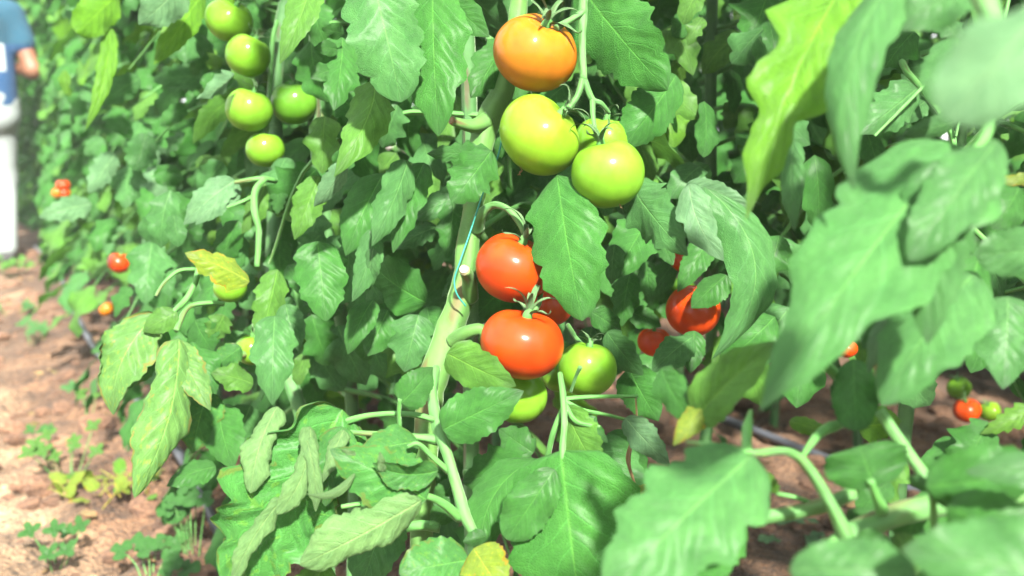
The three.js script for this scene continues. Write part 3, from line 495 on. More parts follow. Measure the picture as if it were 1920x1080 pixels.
nl('yellow', [1345, 735, 0.6], [1262, 836, 0.59], 56, { roll: 20, depth: 0.05 });
nl('green', [1240, 690, 0.62], [1310, 800, 0.6], 60, { roll: 30, depth: 0.1 });
nl('bluish', [1725, -80, 0.52], [1602, 362, 0.47], 118, { roll: 10, sickle: -0.1, depth: 0.08, bend: 0.7, fold: -0.45, hook: 0.3 });
nl('yellowing', [1610, -70, 0.6], [1398, 415, 0.56], 158, { roll: 0, sickle: -0.04, depth: 0.5, lobes: 4, bend: 0.5, fold: 0.15, p2: 1.15 });
nl('bluish', [1850, -60, 0.5], [1690, 58, 0.5], 115, { depth: 0.05 });
nl('paleAndSunlit', [2010, -10, 0.31], [1782, 232, 0.3], 190, { roll: 25, depth: 0.04, p2: 0.5, fold: -0.2 });
nl('bluish', [1795, 70, 0.62], [1762, 200, 0.6], 100, { depth: 0.05, p2: 0.5 });
nl('bluish', [1760, 30, 0.65], [1802, 80, 0.64], 44, {});
nl('bluish', [1720, 165, 0.82], [1612, 252, 0.8], 84, { depth: 0.2 });
stalk(near, 'stalk', [[1745, 148, 0.8], [1690, 205, 0.795], [1640, 255, 0.79]], [7, 6, 5]);
nl('bluish', [1800, 225, 0.66], [1692, 254, 0.65], 46, { depth: 0.08 });
nl('bluish', [2000, 465, 0.56], [1830, 478, 0.55], 96, { roll: 0, depth: 0.04, p2: 0.5, fold: -0.05 });
nl('bluish', [1890, 555, 0.62], [1880, 730, 0.6], 110, { depth: 0.1 });
nl('green', [1835, 480, 0.64], [1780, 640, 0.62], 130, { depth: 0.1 });
nl('green', [1910, 350, 0.66], [1860, 430, 0.65], 80, { depth: 0.1 });
nl('bluish', [1488, 262, 0.66], [1490, 436, 0.64], 48, { roll: 20, depth: 0.05 });
nl('yellow', [1940, 334, 0.66], [1854, 343, 0.66], 24, { roll: 10 });
nl('yellowing', [1950, 760, 0.7], [1838, 814, 0.7], 44, { depth: 0.3, lobes: 6 });
nl('yellowing', [1610, 800, 0.72], [1690, 790, 0.72], 70, { depth: 0.1 });
nl('yellowing', [1480, 790, 0.66], [1560, 812, 0.66], 34, { depth: 0.1 });
nl('yellowing', [1455, 925, 0.6], [1442, 885, 0.6], 22, {});
nl('green', [1440, 925, 0.6], [1390, 960, 0.6], 50, {});
nl('green', [1880, 580, 0.75], [1820, 700, 0.74], 90, {});

// ---------------------------------------------------------------- plant with the green truss and the wilted leaves
const side = thing('tomato_plant', 'tomato plant with the hanging green truss and wilted leaves over the path edge', 'plant', V(-0.36, 0, -1.3));
const sl = (mat, b, t, w, o) => heroLeaf(side, mat, b, t, w, o);
stalk(side, 'stemDark', [[560, -80, 1.4], [525, 60, 1.4], [515, 180, 1.4], [518, 350, 1.38], [512, 480, 1.36], [520, 640, 1.34], [560, 760, 1.3], [600, 900, 1.3], [620, 1200, 1.3]], [26, 26, 26, 28, 28, 28, 28, 30, 30], 'stem', 12, 0.05, 0.2);
stalk(side, 'stalk', [[520, 40, 1.36], [512, 70, 1.34], [508, 130, 1.34], [505, 190, 1.34], [500, 250, 1.34]], [9, 9, 9, 8, 7], 'truss_stem');
stalk(side, 'stalk', [[498, 335, 1.2], [480, 355, 1.19], [478, 400, 1.18], [485, 430, 1.18], [482, 500, 1.18]], [12, 14, 13, 12, 11]);
stalk(side, 'stalk', [[520, 340, 1.22], [490, 335, 1.2], [440, 342, 1.2]], [10, 11, 8]);
stalk(side, 'stalk', [[478, 368, 1.19], [455, 378, 1.19], [425, 390, 1.18]], [8, 8, 6]);
stalk(side, 'stalk', [[375, 490, 1.1], [366, 530, 1.09], [350, 560, 1.08], [325, 585, 1.06]], [10, 12, 12, 10]);
stalk(side, 'stalk', [[420, 570, 1.1], [390, 568, 1.09], [355, 575, 1.08], [330, 620, 1.05]], [9, 9, 10, 10]);
stalk(side, 'stalk', [[366, 505, 1.1], [335, 508, 1.09], [308, 530, 1.08], [292, 555, 1.07]], [8, 8, 7, 6]);
stalk(side, 'stalk', [[520, 640, 1.2], [455, 665, 1.15], [400, 672, 1.12], [375, 700, 1.1]], [16, 15, 14, 10]);
sl('wilt', [335, 635, 1.03], [252, 934, 0.98], 124, { roll: -18, fold: -0.4, cols: 14, curl: -3, depth: 0.08, sickle: 0.05, bend: 0.5, p1: 0.4, p2: 0.7 });
sl('spotted', [330, 650, 1.05], [248, 880, 1.02], 60, { roll: 40, fold: -0.5, depth: 0.05 });
sl('wilt', [298, 588, 1.07], [212, 778, 1.04], 104, { roll: 15, fold: -0.2, cols: 12, curl: 3, under: 'under', depth: 0.08, sickle: -0.1, bend: 0.8 });
sl('spotted', [300, 600, 1.09], [240, 730, 1.06], 80, { roll: -10, depth: 0.1 });
sl('lightAndLitGreen', [332, 585, 1.06], [268, 622, 1.05], 48, { depth: 0.04 });
sl('wilt', [325, 640, 1.04], [395, 770, 1.02], 62, { depth: 0.1 });
sl('green', [360, 640, 1.1], [405, 740, 1.08], 66, {});
sl('yellow', [468, 528, 1.08], [346, 474, 1.05], 62, { roll: 25, depth: 0.2, bend: 0.6 });
sl('lightAndLitGreen', [520, 505, 1.06], [486, 648, 1.04], 66, { depth: 0.2, fold: -0.4 });
sl('bluish', [515, 592, 1.03], [511, 760, 1.0], 82, { roll: 5, depth: 0.2, lobes: 3 });
sl('bluish', [535, 570, 1.05], [560, 665, 1.04], 54, { depth: 0.1 });
sl('paleAndSunlit', [442, 338, 1.22], [344, 422, 1.2], 56, { depth: 0.15 });
sl('paleAndSunlit', [448, 345, 1.22], [366, 422, 1.19], 46, { depth: 0.1, roll: 25 });
sl('lightAndLitGreen', [500, 350, 1.25], [555, 420, 1.2], 50, {});
sl('lightAndLitGreen', [598, 330, 1.1], [552, 450, 1.08], 60, { depth: 0.15 });
sl('green', [410, 760, 1.12], [438, 880, 1.08], 78, { depth: 0.05 });
sl('spotted', [390, 730, 1.12], [360, 850, 1.1], 84, { depth: 0.05 });
sl('green', [405, 875, 1.08], [312, 912, 1.06], 46, { roll: 30, depth: 0.1 });
sl('green', [340, 720, 1.14], [330, 800, 1.12], 70, {});
sl('bluish', [470, 760, 1.15], [440, 830, 1.15], 80, {});
sl('lightAndLitGreen', [420, 590, 1.1], [395, 640, 1.1], 46, {});
sl('green', [365, 600, 1.1], [400, 660, 1.1], 60, {});
sl('spotted', [452, 650, 1.12], [398, 690, 1.1], 50, {});
sl('lightAndLitGreen', [475, 720, 1.1], [395, 700, 1.08], 50, {});
sl('paleAndSunlit', [440, 138, 1.25], [368, 186, 1.2], 40, { depth: 0.3, wave: 0.4, fold: -0.6 });
sl('lightAndLitGreen', [440, 180, 1.42], [362, 270, 1.4], 46, { sickle: -0.08 });
sl('paleAndSunlit', [345, -35, 1.32], [260, 47, 1.3], 84, { depth: 0.05 });
sl('yellowing', [380, -15, 1.4], [288, 122, 1.36], 62, { depth: 0.08 });
sl('bluish', [350, 30, 1.5], [350, 120, 1.48], 90, {});
sl('yellowing', [226, -20, 1.6], [143, 62, 1.55], 74, { depth: 0.05, p2: 0.5 });
sl('yellowing', [206, 50, 1.6], [160, 244, 1.55], 34, { roll: 10, sickle: 0.06, depth: 0.15 });
sl('bluish', [385, 145, 1.75], [285, 152, 1.7], 54, {});
sl('bluish', [262, 145, 1.75], [180, 198, 1.7], 48, {});
sl('bluish', [275, 250, 1.7], [254, 320, 1.68], 56, { p2: 0.6 });
sl('green', [315, 308, 1.6], [315, 350, 1.58], 52, { p2: 0.5 });
sl('bluish', [245, 308, 1.75], [235, 392, 1.72], 58, {});
sl('paleAndSunlit', [215, 288, 1.8], [165, 362, 1.75], 48, {});
sl('bluish', [318, 425, 1.5], [258, 432, 1.48], 54, { p2: 0.6 });
sl('bluish', [285, 452, 1.5], [272, 572, 1.47], 74, { depth: 0.25 });
sl('bluish', [300, 480, 1.5], [318, 556, 1.48], 50, { depth: 0.15 });
sl('paleAndSunlit', [172, 382, 1.9], [72, 408, 1.85], 46, { bend: 0.9 });
sl('green', [330, 290, 1.75], [365, 220, 1.75], 60, {});

// ---------------------------------------------------------------- rows of further plants
const fillGeos = []; for (let k = 0; k < 14; k++) fillGeos.push(bladeGeo({ s: 500 + k, L: 1, W: 0.5 + 0.16 * hash(k, 1), rows: 16, cols: 3, bend: 0.4 + 1.1 * hash(k, 2), fold: -0.4 + 0.5 * hash(k, 3), wave: 0.1 + 0.2 * hash(k, 4), lobes: 3 + k % 3, depth: 0.2 + 0.34 * hash(k, 5), twist: (hash(k, 6) - 0.5), sickle: (hash(k, 7) - 0.5) * 0.16, p2: 0.6 + 0.4 * hash(k, 8) }));
const rachis = [0, 1, 2, 3].map((k) => [V(0, 0, 0), V(0.09, 0.03 - 0.012 * k, 0.006 * k), V(0.18, 0.015 - 0.03 * k, -0.006 * k), V(0.26, -0.06 - 0.035 * k, 0.01)]);
const rachisGeos = rachis.map((p) => tube(p, [0.0032, 0.0026, 0.002, 0.0012], 12, 6));
const fillMats = ['green', 'green', 'green', 'bluish', 'green', 'lightAndLitGreen', 'bluish', 'green', 'green', 'yellowing', 'lightAndLitGreen'].map((k) => M[k]);
function leafFrame(dir, up) { const y = dir.clone().normalize(), z = up.clone().addScaledVector(y, -up.dot(y)).normalize(), x = y.clone().cross(z); return new THREE.Quaternion().setFromRotationMatrix(new THREE.Matrix4().makeBasis(x, y, z)); }
function compound(parent, pos, azimuth, size, pitch, ok, mats) {
  const k = Math.floor(rnd() * 4), lm = pick(mats), g = new THREE.Mesh(rachisGeos[k], M.stalk); g.name = 'leaf'; g.castShadow = g.receiveShadow = true;
  g.position.copy(pos); g.rotation.set(0, azimuth, pitch, 'YXZ'); g.scale.setScalar(size); g.updateMatrix();
  const wm = new THREE.Matrix4().makeTranslation(parent.position.x, parent.position.y, parent.position.z).multiply(g.matrix), cv = new THREE.CatmullRomCurve3(rachis[k]);
  const spots = [[1, 0, 0.105], [0.74, 1, 0.085], [0.72, -1, 0.085], [0.46, 1, 0.078], [0.44, -1, 0.08], [0.6, 1, 0.035], [0.24, -1, 0.05], [0.26, 1, 0.048]];
  let kept = 0;
  for (const [t, s, L0] of spots) {
    const p = cv.getPoint(t), L = L0 * rr(0.8, 1.2), dir = s ? V(0.45 + rr(-0.2, 0.2), -0.65 + rr(-0.35, 0.3), s * 0.8) : V(0.5, -0.9 + rr(-0.2, 0.2), rr(-0.2, 0.2));
    const q = leafFrame(dir, V(0.75, 0.7, s * 0.2 + rr(-0.3, 0.3))), tip = p.clone().addScaledVector(dir.clone().normalize(), L * 0.6);
    const gi = Math.floor(rnd() * fillGeos.length), w = rr(0.9, 1.15);
    if (!ok(tip.applyMatrix4(wm)) || !ok(p.clone().applyMatrix4(wm))) continue;
    const m = mesh('leaflet', fillGeos[gi], rnd() < 0.12 ? pick(mats) : lm, g); m.quaternion.copy(q); m.position.copy(p); m.scale.set(L * w, L, L); kept++;
  }
  if (kept) parent.add(g);
}
// leaves of the three plants that fill the middle distance behind their fruit
const midGeos = fillGeos.concat([0, 1, 2, 3].map((k) => bladeGeo({ s: 700 + k, L: 1, W: 0.7, rows: 26, cols: 4, bend: 0.8, fold: -0.25, wave: 0.2, lobes: 3, depth: 0.6, p1: 0.45, p2: 0.7, twist: k * 0.3 - 0.4 })));
function fillLeaf(plant, x, y, d, px, ang, mats) {
  const B = at(x, y, d), L = px * d / FPX, dir = V(0, 0, 0).addScaledVector(CR, Math.sin(ang)).addScaledVector(CU, -Math.cos(ang)).addScaledVector(CF, rr(-0.5, 0.25)).normalize();
  const m = mesh('leaflet', pick(midGeos), M[pick(mats)], plant); m.position.copy(loc(plant, B)); m.quaternion.copy(leafFrame(dir, CF.clone().negate().add(V(rr(-0.7, 0.7), rr(0.0, 0.9), 0)))); m.scale.set(L * rr(0.85, 1.15), L, L);
}
const someMid = ['green', 'green', 'green', 'bluish', 'green', 'bluish', 'lightAndLitGreen'], someLeft = ['green', 'bluish', 'green', 'lightAndLitGreen', 'bluish', 'paleAndSunlit', 'yellowing', 'green'], someRight = ['green', 'green', 'bluish', 'lightAndLitGreen', 'yellowing', 'green'];
function fillRegion(plant, x0, x1, y0, y1, step, d0, d1, mats, size, skip) {
  for (let y = y0; y < y1; y += step * 0.8) for (let x = x0; x < x1; x += step) { const px = x + rr(-0.6, 0.6) * step, py = y + rr(-0.6, 0.6) * step; if (skip && skip(px, py)) continue; const d = rr(d0, d1); fillLeaf(plant, px, py, d, size * rr(0.6, 1.25), rr(-0.9, 0.9), mats); }
}
fillRegion(main, 620, 1230, -70, 640, 68, 1.08, 1.3, someMid, 105, (x, y) => x > 1150 && y > 330);
fillRegion(main, 1170, 1400, 350, 640, 70, 1.3, 1.45, someMid, 100);
fillRegion(main, 1160, 1480, -70, 340, 62, 1.0, 1.3, someRight, 95);
fillRegion(side, 370, 640, -60, 330, 60, 1.45, 1.65, someMid, 85);
fillRegion(side, 350, 640, 330, 720, 62, 1.2, 1.42, someMid, 90);
fillRegion(side, 115, 400, -60, 430, 62, 1.85, 2.3, someLeft, 72, (x, y) => x < 105 || (x < 165 && y > 270));
fillRegion(side, 270, 400, 420, 560, 56, 1.6, 1.9, someLeft, 70);
fillRegion(near, 1480, 1960, -60, 300, 85, 0.95, 1.3, someMid, 120);
fillRegion(near, 1500, 1980, 420, 700, 80, 0.8, 1.1, someMid, 120, (x, y) => x > 1740 && y > 640);
fillRegion(near, 1700, 1980, 830, 1060, 80, 0.6, 0.75, ['green', 'lightAndLitGreen', 'green'], 130);

// what the photograph shows free of the rows' leaves: the main plant and its fruit stand in front of them
function clearOf(p) {
  const [x, y, d] = project(p);
  if (d < 0.05 || x < -250 || x > 2200 || y < -500 || y > 1500) return true;
  let m = x < 620 ? 1.52 + (620 - x) * 0.0006 : x < 1300 ? 1.1 : x < 1420 ? 1.1 : 1.0;
  if (x > 380 && x < 620 && y < 330) m = 1.45;
  if (x > 1090 && x < 1380 && y > 380 && y < 680) m = 1.26;
  if (x < 420 && y < 460) m = 1.8; if (x < 330 && y < 620) m = 2.0;
  if (x < 420 && y > 460) m = Math.max(m, 1.6);
  if (x > 1750 && x < 1890 && y > 700 && y < 830) m = 2.2;
  if (x > 1380 && x < 1760 && y > 740 && y < 960) m = 2.5;
  if (x < 260 && y > 440 && y < 620) m = 2.4; if (x > 75 && x < 155 && y > 320 && y < 390) m = 3.5;
  if (x < 95 && y < 520) m = 5.95;
  return d > m;
}
const stemGeos = [0, 1, 2].map((k) => tube([V(0, -0.05, 0), V(0.02, 0.35, 0.01 * k), V(-0.02 + 0.02 * k, 0.8, 0.02), V(0.02, 1.3, -0.02), V(0, 2.0, 0)], [0.011, 0.01, 0.009, 0.008, 0.004], 28, 8, 0.05, 0.2));
function rowPlant(s, c, label, group, n, hmin, hmax, open, individual) {
  const x = A.x + D.x * s + Q.x * c + rr(-0.04, 0.04), z = A.z + D.z * s + Q.z * c + rr(-0.04, 0.04);
  const g = thing('tomato_plant', label, 'plant', V(x, groundHeight(x, z), z), group);
  const st = mesh('stem', pick(stemGeos), M.stemDark, g); st.rotation.y = rr(0, 6); g.updateMatrixWorld(true);
  if (individual) {
    for (let k = 0; k < n; k++) { const h = hmin + (hmax - hmin) * Math.pow((k + rnd()) / n, 0.9), side = open ? Math.atan2(Q.z, -Q.x) + rr(-1.9, 1.9) : rr(0, 6.283); compound(g, V(rr(-0.02, 0.02), h, rr(-0.02, 0.02)), side, rr(0.95, 1.4), rr(-0.35, 0.25), clearOf, fillMats); }
  } else {                                                         // too far off to tell single leaflets apart
    const geos = [], m4 = new THREE.Matrix4(), out = [];
    for (let k = 0; k < n * 7; k++) { const h = hmin + (hmax - hmin) * rnd(), a = rr(0, 6.283), r = 0.06 + 0.26 * Math.sqrt(rnd()), L = rr(0.08, 0.14); const dir = V(Math.cos(a) * 0.6 + rr(-0.5, 0.5), -0.8, Math.sin(a) * 0.6 + rr(-0.5, 0.5)); m4.compose(V(Math.cos(a) * r, h, Math.sin(a) * r), leafFrame(dir, V(Math.cos(a), 0.8, Math.sin(a))), V(L, L, L)); if (clearOf(V(Math.cos(a) * r, h, Math.sin(a) * r).add(g.position))) out.push(m4.clone()); }
    for (const [mi, mat] of [[0, M.green], [1, M.green], [2, M.lightAndLitGreen]]) {
      const im = new THREE.InstancedMesh(fillGeos[mi * 3], mat, Math.ceil(out.length / 3)); im.name = 'foliage'; im.userData.kind = 'stuff'; im.castShadow = im.receiveShadow = true; let q = 0;
      for (let k = mi; k < out.length && q < im.count; k += 3) im.setMatrixAt(q++, out[k]); im.count = q; g.add(im);
    }
  }
  return g;
}
const L1 = 'bushy tomato plant in the leafy row beside the path', L2 = 'shaded tomato plant in the row behind the second drip hose', L3 = 'distant tomato plant at the far end of the hazy row', L5 = 'leafy tomato plant in the middle of the bed behind the fruiting plants', L6 = 'far tomato plant in the hindmost row past the shaded rows', L4 = 'dark tomato plant deep behind the shaded row';
for (const [s, n] of [[0.05, 36], [0.4, 40], [0.75, 44], [1.1, 44], [1.45, 44], [1.8, 44], [2.2, 42], [2.6, 40], [3.0, 38], [3.4, 36], [3.8, 36]]) rowPlant(s, s > 0.6 ? 0.17 : 0.06, L1, 'tomato plants in the row beside the path', n, s > 0.6 ? 0.2 : 0.34, 1.75, false, true);
for (let s = -0.5; s < 3.4; s += 0.36) rowPlant(s, 0.55, L5, 'tomato plants in the middle of the bed', 34, s < 0.3 ? 0.5 : 0.35, 1.75, false, true);
for (let s = 4.2; s < 12; s += 0.36) rowPlant(s, 0.16, L3, 'far plants at the end of the row', 60, 0.12, 2.3, false, false);
for (const s of [-1.9, -1.45, -1.0, -0.6, -0.2, 0.2, 0.6, 1.0, 1.4, 1.8, 2.2]) rowPlant(s, 1.42, L2, 'tomato plants in the second row', 34, 0.42, 1.8, false, true);
for (let s = -4.0; s < 6; s += 0.4) rowPlant(s, 2.5 + (Math.round(s * 10) % 2) * 0.1, L4, 'plants in the third row', 70, 0.25, 2.2, false, false);
for (let s = -5.0; s < 8; s += 0.45) rowPlant(s, 3.6, L6, 'plants in the fourth row', 70, 0.2, 2.4, false, false);

// ---------------------------------------------------------------- weeds, litter
const roundLeaf = bladeGeo({ s: 31, L: 1, W: 1.05, rows: 12, cols: 3, bend: 0.4, fold: 0.12, lobes: 2, depth: 0.04, p1: 0.45, p2: 0.32, wave: 0.05 }), ovalLeaf = bladeGeo({ s: 33, L: 1, W: 0.6, rows: 12, cols: 3, bend: 0.6, fold: -0.1, lobes: 3, depth: 0.12, p1: 0.45, p2: 0.6 });
function weed(name, label, px, py, n, h, spread, L, clover, mat = 'green', group) {
  const g = thing(name, label, 'weed', onGround(px, py), group);
  for (let k = 0; k < n; k++) {
    const a = rr(0, 6.283), r = spread * Math.sqrt(rnd()), hh = h * rr(0.5, 1), top = V(Math.cos(a) * r, hh, Math.sin(a) * r), foot = V(top.x * 0.25, -0.02, top.z * 0.25);
    const st = mesh('stem', tube([foot, foot.clone().lerp(top, 0.5).add(V(rr(-0.006, 0.006), 0.006, 0)), top], [0.0014, 0.0009], 6, 5), M.stalk, g), a0 = rr(0, 6);
    for (let q = 0; q < (clover ? 3 : 4); q++) { const b = a0 + q * (clover ? 2.094 : 1.57), y = V(Math.cos(b), (clover ? 0.1 : 0.25) - 0.6 * Math.sin(b), Math.sin(b) * 0.8), m = mesh('leaflet', clover ? roundLeaf : ovalLeaf, M[mat], st); m.position.copy(top); m.quaternion.copy(leafFrame(y.clone().add(V(0, 0, 0.1)), V(rr(-0.3, 0.3), 0.9, 0.9))); m.scale.setScalar(L * rr(0.6, 0.9)); }
  }
}
weed('clover_weed', 'tall clover-leaved weed growing beside the drip hose', 362, 1050, 12, 0.14, 0.045, 0.027, true);
weed('clover_weed', 'low spreading clover-leaved weed at the foot of the tall clover weed', 280, 1078, 9, 0.04, 0.08, 0.025, true);
weed('clover_weed', 'clover-leaved weed half under the hanging tip of the curled leaf', 452, 1075, 3, 0.05, 0.03, 0.022, true);
weed('path_weed', 'small weed alone on the trodden path by the fallen clods', 100, 1055, 6, 0.06, 0.06, 0.028, false);
weed('path_weed', 'light green weed patch beside the dry yellow weed', 130, 890, 10, 0.09, 0.09, 0.028, false, 'lightAndLitGreen');
weed('path_weed', 'scrawny weed on the path between the soil bank and the pale clods', 90, 850, 3, 0.07, 0.04, 0.022, false);
weed('path_weed', 'tiny weed sprouting on the soil bank under the row', 165, 775, 4, 0.06, 0.05, 0.018, false, 'lightAndLitGreen');
weed('path_weed', 'single broad-leaved weed flat on the soil bank', 145, 735, 2, 0.02, 0.02, 0.035, false, 'bluish');
weed('path_weed', 'bluish weed tuft at the path edge past the soil bank', 62, 645, 7, 0.08, 0.08, 0.03, false, 'bluish');
weed('path_weed', 'small weed tuft beyond the bluish tuft', 25, 590, 6, 0.06, 0.1, 0.03, false, 'bluish');
weed('path_weed', 'fresh green weed on the path behind the walking person', 20, 520, 8, 0.1, 0.1, 0.04, false, 'lightAndLitGreen');
{
  const g = thing('dry_weed', 'tangled dry yellow weed withering on the path', 'weed', onGround(205, 930));
  for (let k = 0; k < 16; k++) { const a = rr(0, 6.28), r = rr(0.03, 0.12), p = V(rr(-0.07, 0.07), 0.004, rr(-0.05, 0.05)); mesh('stem', tube([p, p.clone().add(V(Math.cos(a) * r * 0.5, rr(0.01, 0.05), Math.sin(a) * r * 0.4)), p.clone().add(V(Math.cos(a + 0.7) * r, rr(0.003, 0.03), Math.sin(a + 0.7) * r * 0.7))], [0.0016, 0.0009], 10, 5), M.straw, g); }
  for (let k = 0; k < 26; k++) { const m = mesh('leaflet', ovalLeaf, k % 3 ? M.yellow : M.yellowing, g); m.position.set(rr(-0.1, 0.1), rr(0.01, 0.03), rr(-0.06, 0.06)); m.quaternion.copy(leafFrame(V(rr(-1, 1), 0.3, rr(-1, 1)), V(0, 1, 0.3))); m.scale.setScalar(rr(0.025, 0.05)); }
}
const fallen = (label, mat, px, py, L, dir, group) => { const p = onGround(px, py), m = mesh(numbered('fallen_leaf'), pick(fillGeos), M[mat], scene); m.position.copy(p).add(V(0, 0.012, 0)); m.quaternion.copy(leafFrame(V(Math.cos(dir), 0.05, Math.sin(dir)), V(rr(-0.2, 0.2), 1, rr(-0.2, 0.2)))); m.scale.setScalar(L); tag(m, label, 'leaf', group); };
fallen('yellow fallen leaf standing on the soil by the wilted leaf', 'yellow', 265, 905, 0.055, -0.8);
fallen('orange-brown fallen leaf beside the dry yellow weed', 'dry', 145, 975, 0.05, 0.4);
for (let k = 0; k < 9; k++) fallen('shrivelled pale green leaf scrap lying on the bare soil below the drip hose', 'paleAndSunlit', 1395 + 170 * rnd(), 985 + 70 * rnd(), rr(0.03, 0.06), rr(0, 6), 'leaf scraps on the bare soil');
{
  const n = 900, im = new THREE.InstancedMesh(fillGeos[5], M.dry, n), m4 = new THREE.Matrix4(); im.name = 'leaf_litter'; im.castShadow = im.receiveShadow = true; tag(im, 'dry crumbled leaf litter on the soil under the plants', 'litter', null, 'stuff');
  for (let i = 0; i < n; i++) { const s = rr(-1.5, 6), c = i % 4 ? rr(-0.3, 2.0) : rr(-1.5, 0), x = A.x + D.x * s + Q.x * c, z = A.z + D.z * s + Q.z * c, L = rr(0.01, 0.045) * (c < -0.3 ? 0.6 : 1), a = rr(0, 6.28); m4.compose(V(x, groundHeight(x, z) + 0.006, z), leafFrame(V(Math.cos(a), rr(-0.1, 0.3), Math.sin(a)), V(rr(-0.5, 0.5), 1, rr(-0.5, 0.5))), V(L, L, L)); im.setMatrixAt(i, m4); const k = rr(0.6, 1.3); im.setColorAt(i, lin(k, k * rr(0.8, 1.2), k * 0.9)); }
  scene.add(im);
}

// ---------------------------------------------------------------- the person on the path
function sdfMesh(bones, lo, hi, res, k) {
  const size = Math.max(hi.x - lo.x, hi.y - lo.y, hi.z - lo.z), c = lo.clone().add(hi).multiplyScalar(0.5), mc = new MarchingCubes(res, new THREE.MeshStandardMaterial(), false, false, 120000), half = res / 2;
  const B = bones.map(([a, b, ra, rb]) => { const d = [b[0] - a[0], b[1] - a[1], b[2] - a[2]]; return [a, d, d[0] * d[0] + d[1] * d[1] + d[2] * d[2] || 1e-9, ra, rb]; });
  const P = (i) => (i - half) / half * size / 2;
  for (let z = 0; z < res; z++) for (let y = 0; y < res; y++) for (let x = 0; x < res; x++) {
    const px = P(x) + c.x, py = P(y) + c.y, pz = P(z) + c.z; let v = 1;
    for (const [a, d, l, ra, rb] of B) { const ex = px - a[0], ey = py - a[1], ez = pz - a[2], t = Math.max(0, Math.min(1, (ex * d[0] + ey * d[1] + ez * d[2]) / l)), q = Math.hypot(ex - d[0] * t, ey - d[1] * t, ez - d[2] * t) - (ra + (rb - ra) * t), h = Math.max(0, k - Math.abs(v - q)) / k; v = Math.min(v, q) - h * h * k / 4; }
    mc.field[x + y * res + z * res * res] = -v;
  }
  mc.isolation = 0; mc.update();
  const n = mc.count, g = new THREE.BufferGeometry(), p = new Float32Array(n * 3);
  for (let i = 0; i < n; i++) { p[i * 3] = mc.positionArray[i * 3] * size / 2 + c.x; p[i * 3 + 1] = mc.positionArray[i * 3 + 1] * size / 2 + c.y; p[i * 3 + 2] = mc.positionArray[i * 3 + 2] * size / 2 + c.z; }
  const nn = new Float32Array(n * 3); for (let i = 0; i < n * 3; i++) nn[i] = mc.normalArray[i];
  const uv = new Float32Array(n * 2); for (let i = 0; i < n; i++) { uv[i * 2] = p[i * 3] + p[i * 3 + 2]; uv[i * 2 + 1] = p[i * 3 + 1]; }
  g.setAttribute('position', new THREE.BufferAttribute(p, 3)); g.setAttribute('normal', new THREE.BufferAttribute(nn, 3)); g.setAttribute('uv', new THREE.BufferAttribute(uv, 2)); return g;
}
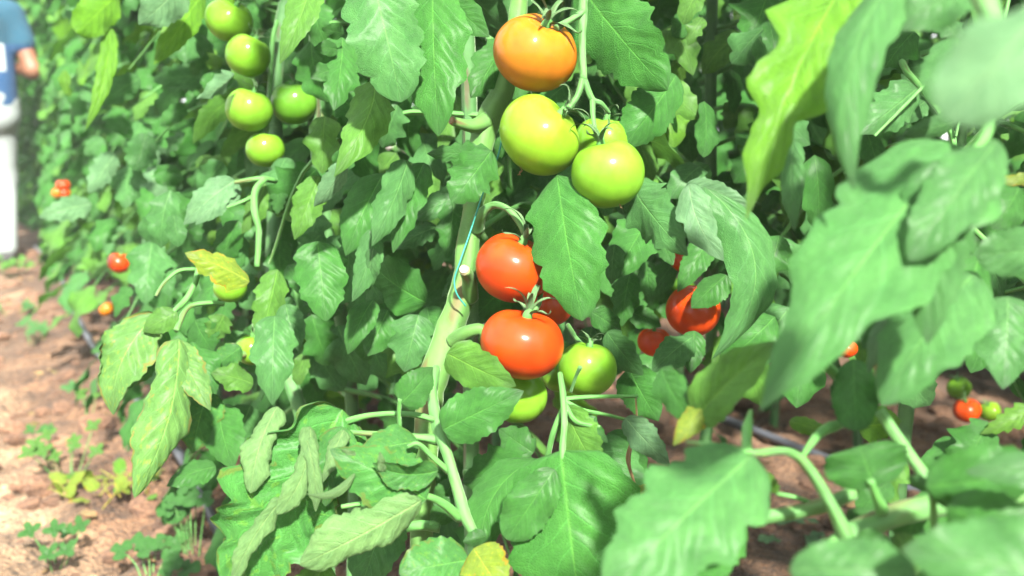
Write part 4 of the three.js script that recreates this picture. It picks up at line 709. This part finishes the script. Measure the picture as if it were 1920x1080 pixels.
{
  const foot = camera.position.clone().addScaledVector(at(-26, 300, 1).sub(camera.position).setY(0), 5.6); foot.y = groundHeight(foot.x, foot.z);
  const g = thing('person', 'person in blue and white T-shirt and white trousers walking along the path', 'person', foot);
  g.quaternion.setFromRotationMatrix(new THREE.Matrix4().makeBasis(Q, V(0, 1, 0), D.clone().negate()));
  const sh = [0.185, 1.41, 0], el = [0.27, 1.11, 0.06], wr = [0.1, 1.14, -0.2], shl = [-0.185, 1.41, 0], ell = [-0.275, 1.1, 0.05], wrl = [-0.16, 1.05, -0.2];
  const skin = [[[0, 1.6, -0.02], [0, 1.66, 0.0], 0.085, 0.09], [[0, 1.56, -0.05], [0, 1.55, -0.06], 0.055, 0.05], [[0, 1.6, -0.1], [0, 1.585, -0.118], 0.012, 0.014], [[0.082, 1.61, 0], [0.09, 1.63, 0.01], 0.016, 0.018], [[-0.082, 1.61, 0], [-0.09, 1.63, 0.01], 0.016, 0.018], [[0, 1.42, 0.01], [0, 1.55, 0], 0.055, 0.052], [[0, 1.38, 0], [0, 0.98, 0], 0.12, 0.12], [[-0.14, 1.41, 0], [0.14, 1.41, 0], 0.055, 0.055], [sh, el, 0.055, 0.048], [el, wr, 0.046, 0.03], [shl, ell, 0.05, 0.04], [ell, wrl, 0.04, 0.027]];
  for (const [w, s] of [[wr, 1], [wrl, -1]]) { skin.push([w, [w[0] - s * 0.03, w[1], w[2] - 0.07], 0.026, 0.03]); for (let f = 0; f < 4; f++) { const L = [0.06, 0.07, 0.066, 0.05][f], a = [w[0] - s * 0.035, w[1] + 0.026 - f * 0.018, w[2] - 0.09], b = [a[0] - s * 0.012, a[1], a[2] - L * 0.6]; skin.push([a, b, 0.0095, 0.009], [b, [b[0] - s * 0.03, b[1] - 0.004, b[2] - L * 0.35], 0.009, 0.008]); } skin.push([[w[0] - s * 0.03, w[1] + 0.025, w[2] - 0.03], [w[0] - s * 0.06, w[1] + 0.045, w[2] - 0.075], 0.012, 0.01]); }
  const hip = [0.09, 0.92, 0], kn = [0.08, 0.5, -0.08], an = [0.06, 0.1, 0.04], hl2 = [-0.09, 0.92, 0], knl = [-0.1, 0.5, 0.06], anl = [-0.1, 0.12, 0.26];
  skin.push([hip, kn, 0.07, 0.05], [kn, an, 0.045, 0.035], [hl2, knl, 0.07, 0.05], [knl, anl, 0.045, 0.035]);
  const mSkin = new THREE.MeshStandardMaterial({ color: lin(0.14, 0.058, 0.028), roughness: 0.6 }), mCloth = (r, q, b) => new THREE.MeshStandardMaterial({ color: lin(r, q, b), map: texCloth, roughness: 0.95 });
  const body = mesh('body', sdfMesh(skin, V(-0.5, 0, -0.5), V(0.5, 1.8, 0.5), 150, 0.03), mSkin, g);
  mesh('hair', sdfMesh([[[0, 1.67, 0.0], [0, 1.69, 0.02], 0.09, 0.094], [[0, 1.62, 0.045], [0, 1.57, 0.05], 0.068, 0.05]], V(-0.2, 1.4, -0.2), V(0.2, 1.85, 0.2), 60, 0.03), mCloth(0.02, 0.014, 0.01), body);
  const lerp = (a, b, t) => a.map((v, i) => v + (b[i] - v) * t);
  const shirt = sdfMesh([[[0.05, 1.36, 0], [0.06, 0.92, 0.01], 0.135, 0.13], [[-0.05, 1.36, 0], [-0.06, 0.92, 0.01], 0.135, 0.13], [[-0.15, 1.42, 0], [0.15, 1.42, 0], 0.07, 0.07], [sh, lerp(sh, el, 0.5), 0.075, 0.072], [shl, lerp(shl, ell, 0.6), 0.075, 0.072]], V(-0.45, 0.75, -0.4), V(0.45, 1.6, 0.4), 84, 0.05);
  const sp = shirt.attributes.position, sc = new Float32Array(sp.count * 3);
  for (let i = 0; i < sp.count; i++) { const y = sp.getY(i), white = y > 1.1 && y < 1.24 && Math.abs(sp.getX(i)) < 0.13; sc.set(white ? [0.36, 0.42, 0.43] : y > 1.24 ? [0.004, 0.058, 0.1] : [0.006, 0.055, 0.15], i * 3); }
  shirt.setAttribute('color', new THREE.BufferAttribute(sc, 3)); const ms = mCloth(1, 1, 1); ms.vertexColors = true; mesh('shirt', shirt, ms, body);
  mesh('trousers', sdfMesh([[[0.05, 0.95, 0.01], [0.07, 0.86, 0.01], 0.135, 0.125], [[-0.05, 0.95, 0.01], [-0.07, 0.86, 0.01], 0.135, 0.125], [hip, kn, 0.1, 0.075], [kn, an, 0.075, 0.065], [hl2, knl, 0.11, 0.085], [knl, anl, 0.085, 0.07]], V(-0.4, 0.0, -0.35), V(0.4, 1.15, 0.45), 96, 0.03), mCloth(0.28, 0.32, 0.31), body);
  for (const [a, dy] of [[an, 0], [anl, 0.03]]) mesh('shoe', sdfMesh([[[a[0], 0.05 + dy, a[2] + 0.03], [a[0], 0.045, a[2] - 0.12], 0.045, 0.04]], V(a[0] - 0.15, -0.05, a[2] - 0.25), V(a[0] + 0.15, 0.25, a[2] + 0.15), 30, 0.02), mCloth(0.05, 0.05, 0.05), body);
}

renderer.render(scene, camera);
